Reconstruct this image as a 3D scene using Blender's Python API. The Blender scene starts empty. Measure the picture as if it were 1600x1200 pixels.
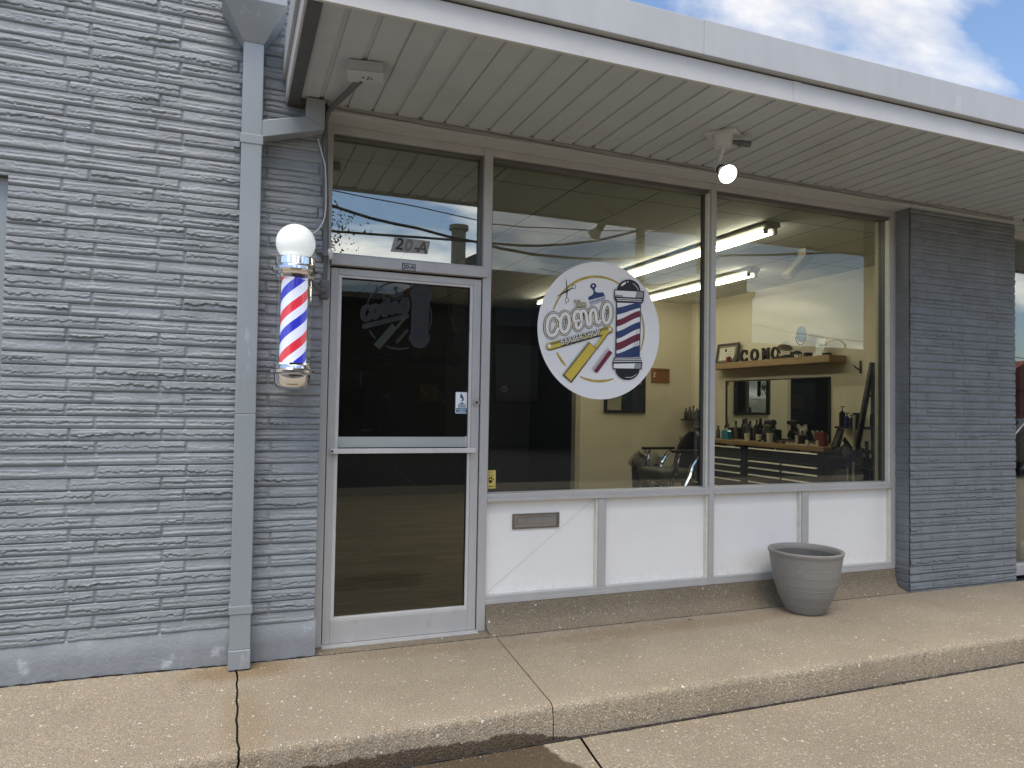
import bpy, math, random
import numpy as np
from mathutils import Vector, Matrix
random.seed(7)
PI = math.pi
scene = bpy.context.scene
C = scene.collection

# ------------------------------------------------------------------ camera
F_PX, YAW, PITCH, ROLL = 1123.05, 0.37261, 0.0315, 0.01729
CAM = Vector((-0.5079, -4.1582, 1.3617))
_f = Vector((math.sin(YAW), math.cos(YAW), 0)); _r = Vector((math.cos(YAW), -math.sin(YAW), 0)); _u = Vector((0, 0, 1))
FW = _f * math.cos(PITCH) + _u * math.sin(PITCH)
_u2 = _u * math.cos(PITCH) - _f * math.sin(PITCH)
RT = _r * math.cos(ROLL) + _u2 * math.sin(ROLL)
UP = _u2 * math.cos(ROLL) - _r * math.sin(ROLL)
cd = bpy.data.cameras.new("camera"); cam = bpy.data.objects.new("camera", cd); C.objects.link(cam)
cd.sensor_width = 36; cd.lens = 36 * F_PX / 1600; cd.clip_end = 500; cd.clip_start = 0.05
m = Matrix((RT, UP, -FW)).transposed().to_4x4(); m.translation = CAM
cam.matrix_world = m
scene.camera = cam

def on_plane(px, py, axis, val):
    d = FW + RT * ((px - 800) / F_PX) - UP * ((py - 600) / F_PX)
    t = (val - CAM[axis]) / d[axis]
    return CAM + d * t

# ------------------------------------------------------------------ light
SUN_EL, SUN_AZ = math.radians(70), math.radians(-25)     # azimuth measured from -Y (behind the camera) towards -X
scene.view_settings.view_transform = 'Standard'; scene.view_settings.look = 'None'
scene.view_settings.exposure = 0.52; scene.view_settings.gamma = 1
sd = Vector((math.sin(SUN_AZ) * math.cos(SUN_EL), -math.cos(SUN_AZ) * math.cos(SUN_EL), math.sin(SUN_EL)))
sl = bpy.data.lights.new("sun", 'SUN'); sl.energy = 2.6; sl.angle = math.radians(36); sl.color = (1, .93, .83)
so = bpy.data.objects.new("sun", sl); C.objects.link(so)
so.rotation_euler = sd.to_track_quat('Z', 'Y').to_euler(); so.location = (0, -10, 20)

world = bpy.data.worlds.new("World"); scene.world = world; world.use_nodes = True
nt = world.node_tree; nt.nodes.clear()
def N(nt, t, **kw):
    n = nt.nodes.new(t)
    for k, v in kw.items():
        if k.startswith('i_'):
            key = k[2:]; key = int(key) if key.isdigit() else key.replace('_', ' ')
            n.inputs[key].default_value = v
        else: setattr(n, k, v)
    return n
L = nt.links.new
out = N(nt, 'ShaderNodeOutputWorld')
sky = N(nt, 'ShaderNodeTexSky', sky_type='NISHITA', sun_disc=False, sun_elevation=SUN_EL, sun_rotation=math.atan2(sd.x, sd.y))
sky.air_density = 1.0; sky.dust_density = 1.2; sky.ozone_density = 3.0
bg1 = N(nt, 'ShaderNodeBackground', i_1=0.15); L(sky.outputs[0], bg1.inputs[0])
tc = N(nt, 'ShaderNodeTexCoord'); sep = N(nt, 'ShaderNodeSeparateXYZ'); L(tc.outputs['Generated'], sep.inputs[0])
def MATH(nt, op, a, b=None, c=None, clamp=False):
    n = nt.nodes.new('ShaderNodeMath'); n.operation = op; n.use_clamp = clamp
    for i, v in enumerate((a, b, c)):
        if v is None: continue
        if isinstance(v, (int, float)): n.inputs[i].default_value = v
        else: nt.links.new(v, n.inputs[i])
    return n.outputs[0]
zz = MATH(nt, 'ADD', MATH(nt, 'MAXIMUM', sep.outputs[2], 0.0), 0.22)
cmb = N(nt, 'ShaderNodeCombineXYZ')
L(MATH(nt, 'DIVIDE', sep.outputs[0], zz), cmb.inputs[0]); L(MATH(nt, 'DIVIDE', sep.outputs[1], zz), cmb.inputs[1])
mp = N(nt, 'ShaderNodeMapping'); mp.inputs['Location'].default_value = (1.3, 2.25, 0); mp.inputs['Rotation'].default_value = (0, 0, 0.5)
mp.inputs['Scale'].default_value = (0.75, 1.25, 1)
L(cmb.outputs[0], mp.inputs[0])
no = N(nt, 'ShaderNodeTexNoise', i_Scale=1.15, i_Detail=9.0, i_Roughness=0.55, i_Distortion=0.25); L(mp.outputs[0], no.inputs['Vector'])
cr = N(nt, 'ShaderNodeValToRGB'); cr.color_ramp.elements[0].position = 0.50; cr.color_ramp.elements[1].position = 0.61
L(no.outputs[0], cr.inputs[0])
no2 = N(nt, 'ShaderNodeTexNoise', i_Scale=2.6, i_Detail=6.0, i_Roughness=0.6); L(mp.outputs[0], no2.inputs['Vector'])
cc = N(nt, 'ShaderNodeValToRGB'); cc.color_ramp.elements[0].position = 0.35; cc.color_ramp.elements[1].position = 0.62
cc.color_ramp.elements[0].color = (0.68, 0.67, 0.68, 1); cc.color_ramp.elements[1].color = (1.0, 0.97, 0.93, 1)
L(no2.outputs[0], cc.inputs[0])
# clouds are brighter and warmer towards the low sun behind the camera
glow = MATH(nt, 'MULTIPLY', MATH(nt, 'MULTIPLY', sep.outputs[1], -1.0), 1.0, clamp=True)
cstr = MATH(nt, 'MULTIPLY_ADD', glow, 1.35, 0.85)
bg2 = N(nt, 'ShaderNodeBackground'); L(cc.outputs[0], bg2.inputs[0]); L(cstr, bg2.inputs[1])
mx = N(nt, 'ShaderNodeMixShader'); L(cr.outputs[0], mx.inputs[0]); L(bg1.outputs[0], mx.inputs[1]); L(bg2.outputs[0], mx.inputs[2])
L(mx.outputs[0], out.inputs[0])

# ------------------------------------------------------------------ materials
MATS = {}
def mat(name, col, rough=.6, metal=0., var=.08, vscale=6., bump=0., bscale=80., stretch=(1, 1, 1), emit=0., emitcol=None, coat=0., spec=.5, dark=None, dscale=3., dthr=(.55, .75), alpha=None):
    if name in MATS: return MATS[name]
    m = bpy.data.materials.new(name); m.use_nodes = True; t = m.node_tree; l = t.links.new
    p = t.nodes['Principled BSDF']
    p.inputs['Roughness'].default_value = rough; p.inputs['Metallic'].default_value = metal
    p.inputs['Specular IOR Level'].default_value = spec; p.inputs['Coat Weight'].default_value = coat
    tc = t.nodes.new('ShaderNodeTexCoord'); mp = t.nodes.new('ShaderNodeMapping'); mp.inputs['Scale'].default_value = stretch
    l(tc.outputs['Object'], mp.inputs[0])
    n = N(t, 'ShaderNodeTexNoise', i_Scale=vscale, i_Detail=5.0, i_Roughness=.6); l(mp.outputs[0], n.inputs['Vector'])
    r = N(t, 'ShaderNodeValToRGB')
    r.color_ramp.elements[0].position = .3; r.color_ramp.elements[1].position = .7
    r.color_ramp.elements[0].color = tuple(c * (1 - var) for c in col[:3]) + (1,)
    r.color_ramp.elements[1].color = tuple(min(1, c * (1 + var)) for c in col[:3]) + (1,)
    l(n.outputs[0], r.inputs[0]); cur = r.outputs[0]
    if dark:
        n3 = N(t, 'ShaderNodeTexNoise', i_Scale=dscale, i_Detail=8.0, i_Roughness=.65); l(mp.outputs[0], n3.inputs['Vector'])
        mr = N(t, 'ShaderNodeMapRange'); mr.inputs[1].default_value = dthr[0]; mr.inputs[2].default_value = dthr[1]; l(n3.outputs[0], mr.inputs[0])
        mxc = N(t, 'ShaderNodeMix', data_type='RGBA'); l(mr.outputs[0], mxc.inputs[0]); l(cur, mxc.inputs[6]); mxc.inputs[7].default_value = tuple(dark) + (1,)
        cur = mxc.outputs[2]
    l(cur, p.inputs['Base Color'])
    if bump:
        n2 = N(t, 'ShaderNodeTexNoise', i_Scale=bscale, i_Detail=4.0, i_Roughness=.6); l(mp.outputs[0], n2.inputs['Vector'])
        b = N(t, 'ShaderNodeBump', i_Strength=1.0, i_Distance=bump); l(n2.outputs[0], b.inputs['Height']); l(b.outputs[0], p.inputs['Normal'])
    if emit:
        p.inputs['Emission Color'].default_value = tuple(emitcol or col[:3]) + (1,); p.inputs['Emission Strength'].default_value = emit
    MATS[name] = m
    return m

def glass_mat(name, tint=(.8, .82, .78), refl=1.0, ior=1.75, base=0.03, dirt=.0):
    m = bpy.data.materials.new(name); m.use_nodes = True; t = m.node_tree; l = t.links.new; t.nodes.clear()
    o = t.nodes.new('ShaderNodeOutputMaterial'); tr = t.nodes.new('ShaderNodeBsdfTransparent'); tr.inputs[0].default_value = tuple(tint) + (1,)
    g = t.nodes.new('ShaderNodeBsdfGlossy'); g.inputs['Roughness'].default_value = 0.0; g.inputs[0].default_value = (.96, 1, .95, 1)
    fr = N(t, 'ShaderNodeFresnel', i_IOR=ior)
    tc = t.nodes.new('ShaderNodeTexCoord')
    nn = N(t, 'ShaderNodeTexNoise', i_Scale=1.1, i_Detail=1.0); l(tc.outputs['Object'], nn.inputs['Vector'])
    b = N(t, 'ShaderNodeBump', i_Strength=1.0, i_Distance=.0012); l(nn.outputs[0], b.inputs['Height']); l(b.outputs[0], g.inputs['Normal'])
    mx = t.nodes.new('ShaderNodeMixShader'); l(MATH(t, 'MULTIPLY_ADD', fr.outputs[0], refl, base, clamp=True), mx.inputs[0]); l(tr.outputs[0], mx.inputs[1]); l(g.outputs[0], mx.inputs[2])
    cur = mx.outputs[0]
    if dirt:
        n2 = N(t, 'ShaderNodeTexNoise', i_Scale=4.0, i_Detail=9.0, i_Roughness=.75); l(tc.outputs['Object'], n2.inputs['Vector'])
        mr = N(t, 'ShaderNodeMapRange'); mr.inputs[1].default_value = .5; mr.inputs[2].default_value = .8; mr.inputs[4].default_value = dirt; l(n2.outputs[0], mr.inputs[0])
        df = t.nodes.new('ShaderNodeBsdfDiffuse'); df.inputs[0].default_value = (.6, .58, .5, 1)
        m2 = t.nodes.new('ShaderNodeMixShader'); l(mr.outputs[0], m2.inputs[0]); l(cur, m2.inputs[1]); l(df.outputs[0], m2.inputs[2]); cur = m2.outputs[0]
    l(cur, o.inputs[0]); MATS[name] = m
    return m
def clear_mat(name, tint=(1, 1, 1)):
    m = bpy.data.materials.new(name); m.use_nodes = True; t = m.node_tree; t.nodes.clear()
    o = t.nodes.new('ShaderNodeOutputMaterial'); tr = t.nodes.new('ShaderNodeBsdfTransparent'); tr.inputs[0].default_value = tuple(tint) + (1,)
    t.links.new(tr.outputs[0], o.inputs[0]); return m

def concrete_mat(name, base, peb=70., pebamt=.35, wet=None, pebcol=(.62, .58, .5), seed=0.):
    m = bpy.data.materials.new(name); m.use_nodes = True; t = m.node_tree; l = t.links.new
    p = t.nodes['Principled BSDF']; tc = t.nodes.new('ShaderNodeTexCoord')
    mp = t.nodes.new('ShaderNodeMapping'); mp.inputs['Location'].default_value = (seed, seed * .7, 0); l(tc.outputs['Object'], mp.inputs[0]); V = mp.outputs[0]
    def noise(s, d=6., r=.6):
        n = N(t, 'ShaderNodeTexNoise', i_Scale=s, i_Detail=d, i_Roughness=r); l(V, n.inputs['Vector']); return n.outputs[0]
    def mr(x, a, b, c=0., d=1.):
        n = N(t, 'ShaderNodeMapRange'); l(x, n.inputs[0])
        for i, v in zip((1, 2, 3, 4), (a, b, c, d)): n.inputs[i].default_value = v
        return n.outputs[0]
    def mixc(f, a, b, mode='MIX'):
        n = N(t, 'ShaderNodeMix', data_type='RGBA', blend_type=mode)
        if isinstance(f, (int, float)): n.inputs[0].default_value = f
        else: l(f, n.inputs[0])
        for i, v in ((6, a), (7, b)):
            if isinstance(v, tuple): n.inputs[i].default_value = v + (1,)
            else: l(v, n.inputs[i])
        return n.outputs[2]
    b = base
    col = mixc(mr(noise(2.2), .35, .65), tuple(c * .74 for c in b), tuple(min(1, c * 1.16) for c in b))
    col = mixc(mr(noise(.9, 8., .75), .52, .62, 0, .55), col, tuple(c * x for c, x in zip(b, (.72, .68, .62))))
    col = mixc(mr(noise(14.), .35, .65, 0, .75), col, tuple(c * x for c, x in zip(b, (1.06, .95, .80))))
    col = mixc(mr(noise(55., 4., .7), .40, .60, 0, .55), col, tuple(c * .70 for c in b))
    col = mixc(mr(noise(150., 3., .7), .45, .62, .0, .8), col, tuple(c * .42 for c in b))
    col = mixc(mr(noise(210., 2.), .55, .66, .0, .8), col, tuple(min(1, c * 1.9) for c in b))
    def vor(s):
        v = N(t, 'ShaderNodeTexVoronoi', i_Scale=s); l(V, v.inputs['Vector']); return v
    vv = vor(peb)
    sc_ = N(t, 'ShaderNodeSeparateColor'); l(vv.outputs['Color'], sc_.inputs[0])
    rsel = MATH(t, 'GREATER_THAN', sc_.outputs[0], 1 - pebamt)
    psize = MATH(t, 'MULTIPLY_ADD', sc_.outputs[1], .3, .12)
    pm = MATH(t, 'MULTIPLY', rsel, MATH(t, 'LESS_THAN', vv.outputs['Distance'], psize))
    pm = MATH(t, 'MULTIPLY', pm, sc_.outputs[2])
    col = mixc(pm, col, pebcol)
    v2 = vor(16.); s2 = N(t, 'ShaderNodeSeparateColor'); l(v2.outputs['Color'], s2.inputs[0])
    pm2 = MATH(t, 'MULTIPLY', MATH(t, 'GREATER_THAN', s2.outputs[0], .72), MATH(t, 'LESS_THAN', MATH(t, 'ADD', v2.outputs['Distance'], MATH(t, 'MULTIPLY', noise(90.), .16)), .19))
    col = mixc(MATH(t, 'MULTIPLY', pm2, .75), col, (.66, .62, .54))
    v3 = vor(28.); s3 = N(t, 'ShaderNodeSeparateColor'); l(v3.outputs['Color'], s3.inputs[0])
    pm3 = MATH(t, 'MULTIPLY', MATH(t, 'GREATER_THAN', s3.outputs[1], .86), MATH(t, 'LESS_THAN', v3.outputs['Distance'], .09))
    col = mixc(pm3, col, (.05, .045, .04))
    v4 = vor(5.5); s4 = N(t, 'ShaderNodeSeparateColor'); l(v4.outputs['Color'], s4.inputs[0])
    gum = MATH(t, 'MULTIPLY', MATH(t, 'GREATER_THAN', s4.outputs[0], .70), MATH(t, 'LESS_THAN', MATH(t, 'ADD', v4.outputs['Distance'], MATH(t, 'MULTIPLY', noise(40.), .05)), .095))
    col = mixc(MATH(t, 'MULTIPLY', gum, .45), col, (.13, .115, .095))
    sx = t.nodes.new('ShaderNodeSeparateXYZ'); l(tc.outputs['Object'], sx.inputs[0])
    def sq(o, c, r): q = MATH(t, 'DIVIDE', MATH(t, 'SUBTRACT', o, c), r); return MATH(t, 'MULTIPLY', q, q)
    for (cx_, cy_, rx_, ry_, am) in ((-.42, -.24, .34, .16, .75), (-.42, -.9, .12, .5, .35), (2.2, -.30, 1.6, .12, .40), (.45, -.22, .5, .10, .35)):
        dd_ = MATH(t, 'ADD', MATH(t, 'ADD', sq(sx.outputs[0], cx_, rx_), sq(sx.outputs[1], cy_, ry_)), MATH(t, 'MULTIPLY', noise(7.), 1.1))
        col = mixc(MATH(t, 'MULTIPLY', mr(dd_, 1.5, .7), am), col, mixc(1.0, col, (.74, .60, .42), 'MULTIPLY'))
    rough = .85
    if wet:
        sp = t.nodes.new('ShaderNodeSeparateXYZ'); l(tc.outputs['Object'], sp.inputs[0])
        w = wet(t, sp, noise, mr)
        col = mixc(w, col, mixc(1.0, col, (.30, .26, .22), 'MULTIPLY'))
        l(MATH(t, 'MULTIPLY_ADD', w, -.35, .85), p.inputs['Roughness'])
    else: p.inputs['Roughness'].default_value = rough
    l(col, p.inputs['Base Color'])
    bb = N(t, 'ShaderNodeBump', i_Strength=1.0, i_Distance=.004)
    h = MATH(t, 'ADD', noise(120., 4., .7), MATH(t, 'MULTIPLY', MATH(t, 'SUBTRACT', vv.outputs['Distance'], .5), .5))
    l(h, bb.inputs['Height']); l(bb.outputs[0], p.inputs['Normal'])
    MATS[name] = m
    return m

def wet_curb(t, sp, noise, mr):
    # damp band at the foot of the kerb near the door
    hx = MATH(t, 'MULTIPLY', mr(sp.outputs[0], -.55, -.2), mr(sp.outputs[0], 1.1, .75))
    lim = MATH(t, 'ADD', MATH(t, 'MULTIPLY_ADD', noise(9.), .07, -.148), MATH(t, 'MULTIPLY', noise(60.), .035))
    lim = MATH(t, 'ADD', lim, MATH(t, 'MULTIPLY', MATH(t, 'SUBTRACT', hx, 1.0), .08))
    return MATH(t, 'MULTIPLY', MATH(t, 'MULTIPLY_ADD', MATH(t, 'SUBTRACT', lim, sp.outputs[2]), 120., .5, clamp=True), MATH(t, 'GREATER_THAN', hx, .01))
def wet_lot(t, sp, noise, mr):
    # puddle-dark patch: x < .87 - .4*(y+1.17) ..., y > about -2
    e = MATH(t, 'ADD', sp.outputs[0], MATH(t, 'MULTIPLY', MATH(t, 'ADD', sp.outputs[1], 1.17), .35))
    e = MATH(t, 'ADD', e, MATH(t, 'MULTIPLY', noise(5.), .22))
    a = mr(e, .93, .91)
    return MATH(t, 'MULTIPLY', MATH(t, 'MULTIPLY', a, mr(sp.outputs[1], -2.3, -2.1)), mr(sp.outputs[0], -1.6, -1.4))

def brick_paint():
    m = mat('brick_paint', (.235, .254, .270), rough=.55, var=.16, vscale=5, bump=.0016, bscale=200, dark=(.40, .43, .46), dscale=34, dthr=(.64, .74))
    return m
M_BRICK = brick_paint()
M_PILLAR = mat('pillar_shaded_paint', (.168, .182, .195), rough=.55, var=.16, vscale=5, bump=.0016, bscale=200, dark=(.28, .31, .34), dscale=34, dthr=(.66, .76))  # darker copy of the brick paint: canopy shade put into the colour
M_BASE = mat('painted_base', (.226, .244, .262), rough=.6, var=.12, vscale=7, bump=.003, bscale=60, dark=(.42, .45, .48), dscale=7, dthr=(.6, .7))
M_ALU = mat('aged_aluminium', (.48, .475, .465), rough=.45, metal=.2, var=.05, vscale=4, stretch=(2, 2, .8), bump=.0002, bscale=300, dark=(.36, .345, .32), dscale=5, dthr=(.6, .85))
M_ALUD = mat('dark_glazing_stop', (.13, .13, .125), rough=.5, metal=.3)
M_GASK = mat('black_gasket', (.012, .012, .014), rough=.7)
M_BEAD = mat('light_glazing_bead', (.62, .615, .60), rough=.45, metal=.2, var=.06, vscale=12)
M_PANEL = mat('white_panel', (.85, .84, .805), rough=.35, var=.03, vscale=2.5, dark=(.72, .71, .67), dscale=2.2, dthr=(.6, .95), bump=.0006, bscale=2.2)
_t = M_PANEL.node_tree; _p = _t.nodes['Principled BSDF']; _src = _p.inputs['Base Color'].links[0].from_socket
_tc = _t.nodes.new('ShaderNodeTexCoord'); _sp = _t.nodes.new('ShaderNodeSeparateXYZ'); _t.links.new(_tc.outputs['Object'], _sp.inputs[0])
_n = N(_t, 'ShaderNodeTexNoise', i_Scale=26.0, i_Detail=8.0, i_Roughness=.75); _t.links.new(_tc.outputs['Object'], _n.inputs['Vector'])
_low = MATH(_t, 'MULTIPLY', MATH(_t, 'SUBTRACT', .30, _sp.outputs[2]), 9.0, clamp=True)      # splash dirt along the bottom edge
_m = MATH(_t, 'MULTIPLY', _low, MATH(_t, 'MULTIPLY', MATH(_t, 'SUBTRACT', _n.outputs[0], .46), 4.5, clamp=True), clamp=True)
_mx = N(_t, 'ShaderNodeMix', data_type='RGBA'); _t.links.new(MATH(_t, 'MULTIPLY', _m, .35), _mx.inputs[0]); _t.links.new(_src, _mx.inputs[6]); _mx.inputs[7].default_value = (.36, .30, .22, 1); _t.links.new(_mx.outputs[2], _p.inputs['Base Color'])
M_CREAMSTOP = mat('cream_stop', (.70, .69, .60), rough=.5, var=.08, vscale=20, dark=(.2, .16, .11), dscale=30, dthr=(.66, .72))
M_SOFFIT = mat('soffit_paint', (.43, .465, .49), rough=.55, var=.05, vscale=3, dark=(.33, .34, .34), dscale=1.6, dthr=(.55, .85))
M_FASCIA = mat('fascia_paint', (.44, .45, .46), rough=.5, var=.06, vscale=9, stretch=(1, 1, .3), dark=(.55, .56, .57), dscale=7, dthr=(.6, .75))
M_FASCIAW = mat('lower_fascia_paint', (.56, .555, .54), rough=.45, var=.04, vscale=6, dark=(.46, .45, .42), dscale=5, dthr=(.6, .85))
M_BEAM = mat('beam_paint', (.43, .45, .45), rough=.6, var=.08, vscale=5, bump=.002, bscale=7, stretch=(1.5, 10, 30))
M_DARKTRIM = mat('dark_gutter_trim', (.075, .078, .085), rough=.5, var=.15, vscale=30)
M_SHADOWGAP = mat('reveal_black', (.01, .01, .01), rough=.9)
M_SPOUT = mat('downspout_paint', (.285, .312, .332), rough=.42, metal=.15, var=.06, vscale=3, stretch=(1, 1, .35), dark=(.48, .51, .53), dscale=9, dthr=(.60, .72))
M_CONDUIT = mat('painted_conduit', (.12, .125, .135), rough=.55, var=.12, vscale=25)
M_CHROME = mat('chrome', (.86, .85, .84), rough=.06, metal=1., var=.0)
M_WHITE = mat('white_vinyl', (.90, .90, .90), rough=.4, var=.015)
M_BLACK = mat('black_vinyl', (.012, .012, .016), rough=.4, var=.0)
M_BLACKM = mat('matt_black', (.014, .014, .016), rough=.55, var=.2, vscale=20)
M_GOLD = mat('gold_vinyl', (.50, .38, .07), rough=.4, var=.25, vscale=14)
M_YEL = mat('yellow_vinyl', (.68, .52, .07), rough=.4, var=.05)
M_OLIVE = mat('olive_vinyl', (.26, .21, .05), rough=.4, var=.05)
M_NAVY = mat('navy_vinyl', (.03, .055, .17), rough=.4, var=.05)
M_MAROON = mat('maroon_vinyl', (.18, .02, .045), rough=.4, var=.05)
M_GREY = mat('grey_vinyl', (.33, .33, .34), rough=.4, var=.05)
M_POT = mat('resin_planter', (.235, .222, .20), rough=.62, var=.10, vscale=30, stretch=(1, 1, 6))
M_POTIN = mat('planter_inside', (.13, .125, .115), rough=.8, var=.2)
M_SOIL = mat('dark_soil', (.035, .03, .026), rough=.95, var=.4, vscale=60, bump=.006, bscale=60)
M_WALL = mat('cream_wall', (.70, .645, .50), rough=.75, var=.03, vscale=2, bump=.0006, bscale=90)
M_WALLG = mat('grey_cream_wall', (.5, .46, .36), rough=.75, var=.03)
M_NAVYWALL = mat('dark_navy_wall', (.012, .015, .024), rough=.7, var=.1, vscale=2)
M_OAK = mat('oak_board', (.34, .225, .115), rough=.5, var=.2, vscale=5, stretch=(14, 1.2, 14))
M_STEEL = mat('brushed_steel', (.72, .70, .66), rough=.3, metal=.9, var=.05)
M_HANDLE = mat('pale_drawer_pull', (.62, .59, .52), rough=.35, metal=.4, var=.04)
M_TOOL = mat('black_enamel', (.010, .012, .014), rough=.28, var=.1, coat=.3)
M_BULB = mat('lit_bulb_face', (1, 1, .9), rough=.3, emit=5., emitcol=(1, .97, .82))
M_TUBE = mat('lit_tube', (1, .95, .75), rough=.3, emit=15., emitcol=(1, .93, .70))
M_FIXT = mat('fixture_enamel', (.28, .27, .24), rough=.5)
M_LAMPW = mat('lamp_white_plastic', (.55, .56, .56), rough=.5, var=.05)
M_MIRROR = mat('mirror_silver', (.8, .82, .8), rough=.0, metal=1., var=0)
G_WIN = glass_mat('window_glass', tint=(.86, .865, .85), refl=1.35, ior=1.7, base=.0, dirt=.003)
G_TRAN = glass_mat('transom_glass', tint=(.5, .52, .47), refl=1.3, ior=1.75, base=.20, dirt=.10)
G_DOOR = glass_mat('door_glass', tint=(.70, .70, .68), refl=.7, ior=1.6, base=.01, dirt=.004)
G_CLEAR = clear_mat('clear_glass_edge', (.95, .97, .95))
G_TUBE = glass_mat('cylinder_glass', tint=(.95, .97, .97), refl=1.0, ior=1.4, base=.02)
_t = G_TUBE.node_tree; _lw = _t.nodes.new('ShaderNodeLayerWeight'); _lw.inputs[0].default_value = .5
_mx = [n for n in _t.nodes if n.type == 'MIX_SHADER'][0]; _t.links.new(MATH(_t, 'MULTIPLY_ADD', MATH(_t, 'POWER', _lw.outputs['Facing'], 2.5), .8, .04), _mx.inputs[0])

# ------------------------------------------------------------------ mesh helpers
class MB:
    def __init__(s): s.v = []; s.f = []; s.m = []
    def add(s, v, f, mi=0):
        o = len(s.v); s.v += [tuple(p) for p in v]; s.f += [tuple(i + o for i in q) for q in f]; s.m += [mi] * len(f); return s
    def box(s, x0, x1, y0, y1, z0, z1, mi=0):
        v = [(x, y, z) for z in (z0, z1) for y in (y0, y1) for x in (x0, x1)]
        return s.add(v, [(0, 2, 3, 1), (4, 5, 7, 6), (0, 1, 5, 4), (2, 6, 7, 3), (0, 4, 6, 2), (1, 3, 7, 5)], mi)
    def hexa(s, lo, hi, mi=0):   # lo, hi: four points each, same winding (counter-clockwise from above)
        return s.add(list(lo) + list(hi), [(3, 2, 1, 0), (4, 5, 6, 7), (0, 1, 5, 4), (1, 2, 6, 5), (2, 3, 7, 6), (3, 0, 4, 7)], mi)
    def prism(s, pts, d, mi=0):  # polygon pts (3D) extruded along d
        n = len(pts); d = Vector(d); a = [Vector(p) for p in pts]; b = [p + d for p in a]
        f = [tuple(range(n))[::-1], tuple(range(n, 2 * n))] + [(i, (i + 1) % n, (i + 1) % n + n, i + n) for i in range(n)]
        return s.add(a + b, f, mi)
    def ring_tube(s, rings, closed_ends=True, mi=0):
        n = len(rings[0]); o = len(s.v); v = [p for r in rings for p in r]; f = []
        for k in range(len(rings) - 1):
            for i in range(n):
                a = k * n + i; b = k * n + (i + 1) % n; f.append((a, b, b + n, a + n))
        if closed_ends: f.append(tuple(range(n))[::-1]); f.append(tuple((len(rings) - 1) * n + i for i in range(n)))
        return s.add(v, f, mi)
    def tube(s, pts, r, n=10, mi=0, closed=False):
        pts = [Vector(p) for p in pts]; rings = []; up = None
        for i, p in enumerate(pts):
            a = pts[max(i - 1, 0)]; b = pts[min(i + 1, len(pts) - 1)]
            d = (b - a).normalized()
            if up is None:
                up = Vector((0, 0, 1)) if abs(d.z) < .9 else Vector((0, 1, 0))
            x = d.cross(up).normalized(); up = x.cross(d).normalized()
            rr = r[i] if isinstance(r, (list, tuple)) else r
            rings.append([p + (x * math.cos(2 * PI * k / n) + up * math.sin(2 * PI * k / n)) * rr for k in range(n)])
        return s.ring_tube(rings, True, mi)
    def cyl(s, p0, p1, r0, r1=None, n=20, mi=0): return s.tube([p0, p1], [r0, r0 if r1 is None else r1], n, mi)
    def lathe(s, prof, c, n=32, axis='Z', mi=0, caps=True):
        rings = []
        for r, h in prof:
            ring = []
            for k in range(n):
                a = 2 * PI * k / n; x, y = math.cos(a) * r, math.sin(a) * r
                ring.append((c[0] + x, c[1] + y, c[2] + h) if axis == 'Z' else ((c[0] + x, c[1] + h, c[2] + y) if axis == 'Y' else (c[0] + h, c[1] + x, c[2] + y)))
            rings.append(ring)
        return s.ring_tube(rings, caps, mi)
    def flat(s, pts, y, mi=0, th=.0):
        # flat polygon in the XZ plane facing -Y at y
        a = sum(pts[i][0] * pts[(i + 1) % len(pts)][1] - pts[(i + 1) % len(pts)][0] * pts[i][1] for i in range(len(pts)))
        if a < 0: pts = pts[::-1]
        s.k = getattr(s, 'k', 0) + 1; y -= s.k * 8e-6
        return s.add([(p[0], y, p[1]) for p in pts], [tuple(range(len(pts)))], mi)
    def stroke(s, pts, w, y, mi=0, closed=False):
        # thick polyline in the XZ plane with round joins, as quads and discs
        P = [Vector(p) for p in pts]; n = len(P)
        if n > 2:      # smooth the path
            Q = []
            for i in range(n if closed else n - 1):
                g = lambda k: P[k % n] if closed else P[min(max(k, 0), n - 1)]
                a, b_, c_, d_ = g(i - 1), g(i), g(i + 1), g(i + 2)
                for t in (0, .25, .5, .75): Q.append(.5 * ((2 * b_) + (c_ - a) * t + (2 * a - 5 * b_ + 4 * c_ - d_) * t * t + (3 * b_ - a - 3 * c_ + d_) * t ** 3))
            if not closed: Q.append(P[-1])
            P = Q; n = len(P)
        s.k = getattr(s, 'k', 0) + 1; yy = y - s.k * 8e-6; vv = []
        for i in range(n):
            a = P[i - 1] if (closed or i > 0) else P[0]; c_ = P[(i + 1) % n] if (closed or i < n - 1) else P[-1]
            d = (c_ - a)
            d = d.normalized() if d.length > 1e-9 else Vector((1, 0))
            q = Vector((-d.y, d.x)) * w / 2; vv += [(P[i].x - q.x, yy, P[i].y - q.y), (P[i].x + q.x, yy, P[i].y + q.y)]
        s.add(vv, [(2 * i, 2 * i + 2, 2 * i + 3, 2 * i + 1) if i < n - 1 else (2 * i, 0, 1, 2 * i + 1) for i in range(n if closed else n - 1)], mi)
        if not closed:
            for e, f in ((0, 1), (-1, -2)):
                d = (P[e] - P[f]).normalized(); a0 = math.atan2(d.y, d.x)
                s.add([(P[e].x + math.cos(a0 - PI / 2 + k * PI / 8) * w / 2, yy, P[e].y + math.sin(a0 - PI / 2 + k * PI / 8) * w / 2) for k in range(9)], [tuple(range(9))], mi)
        return s
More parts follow.
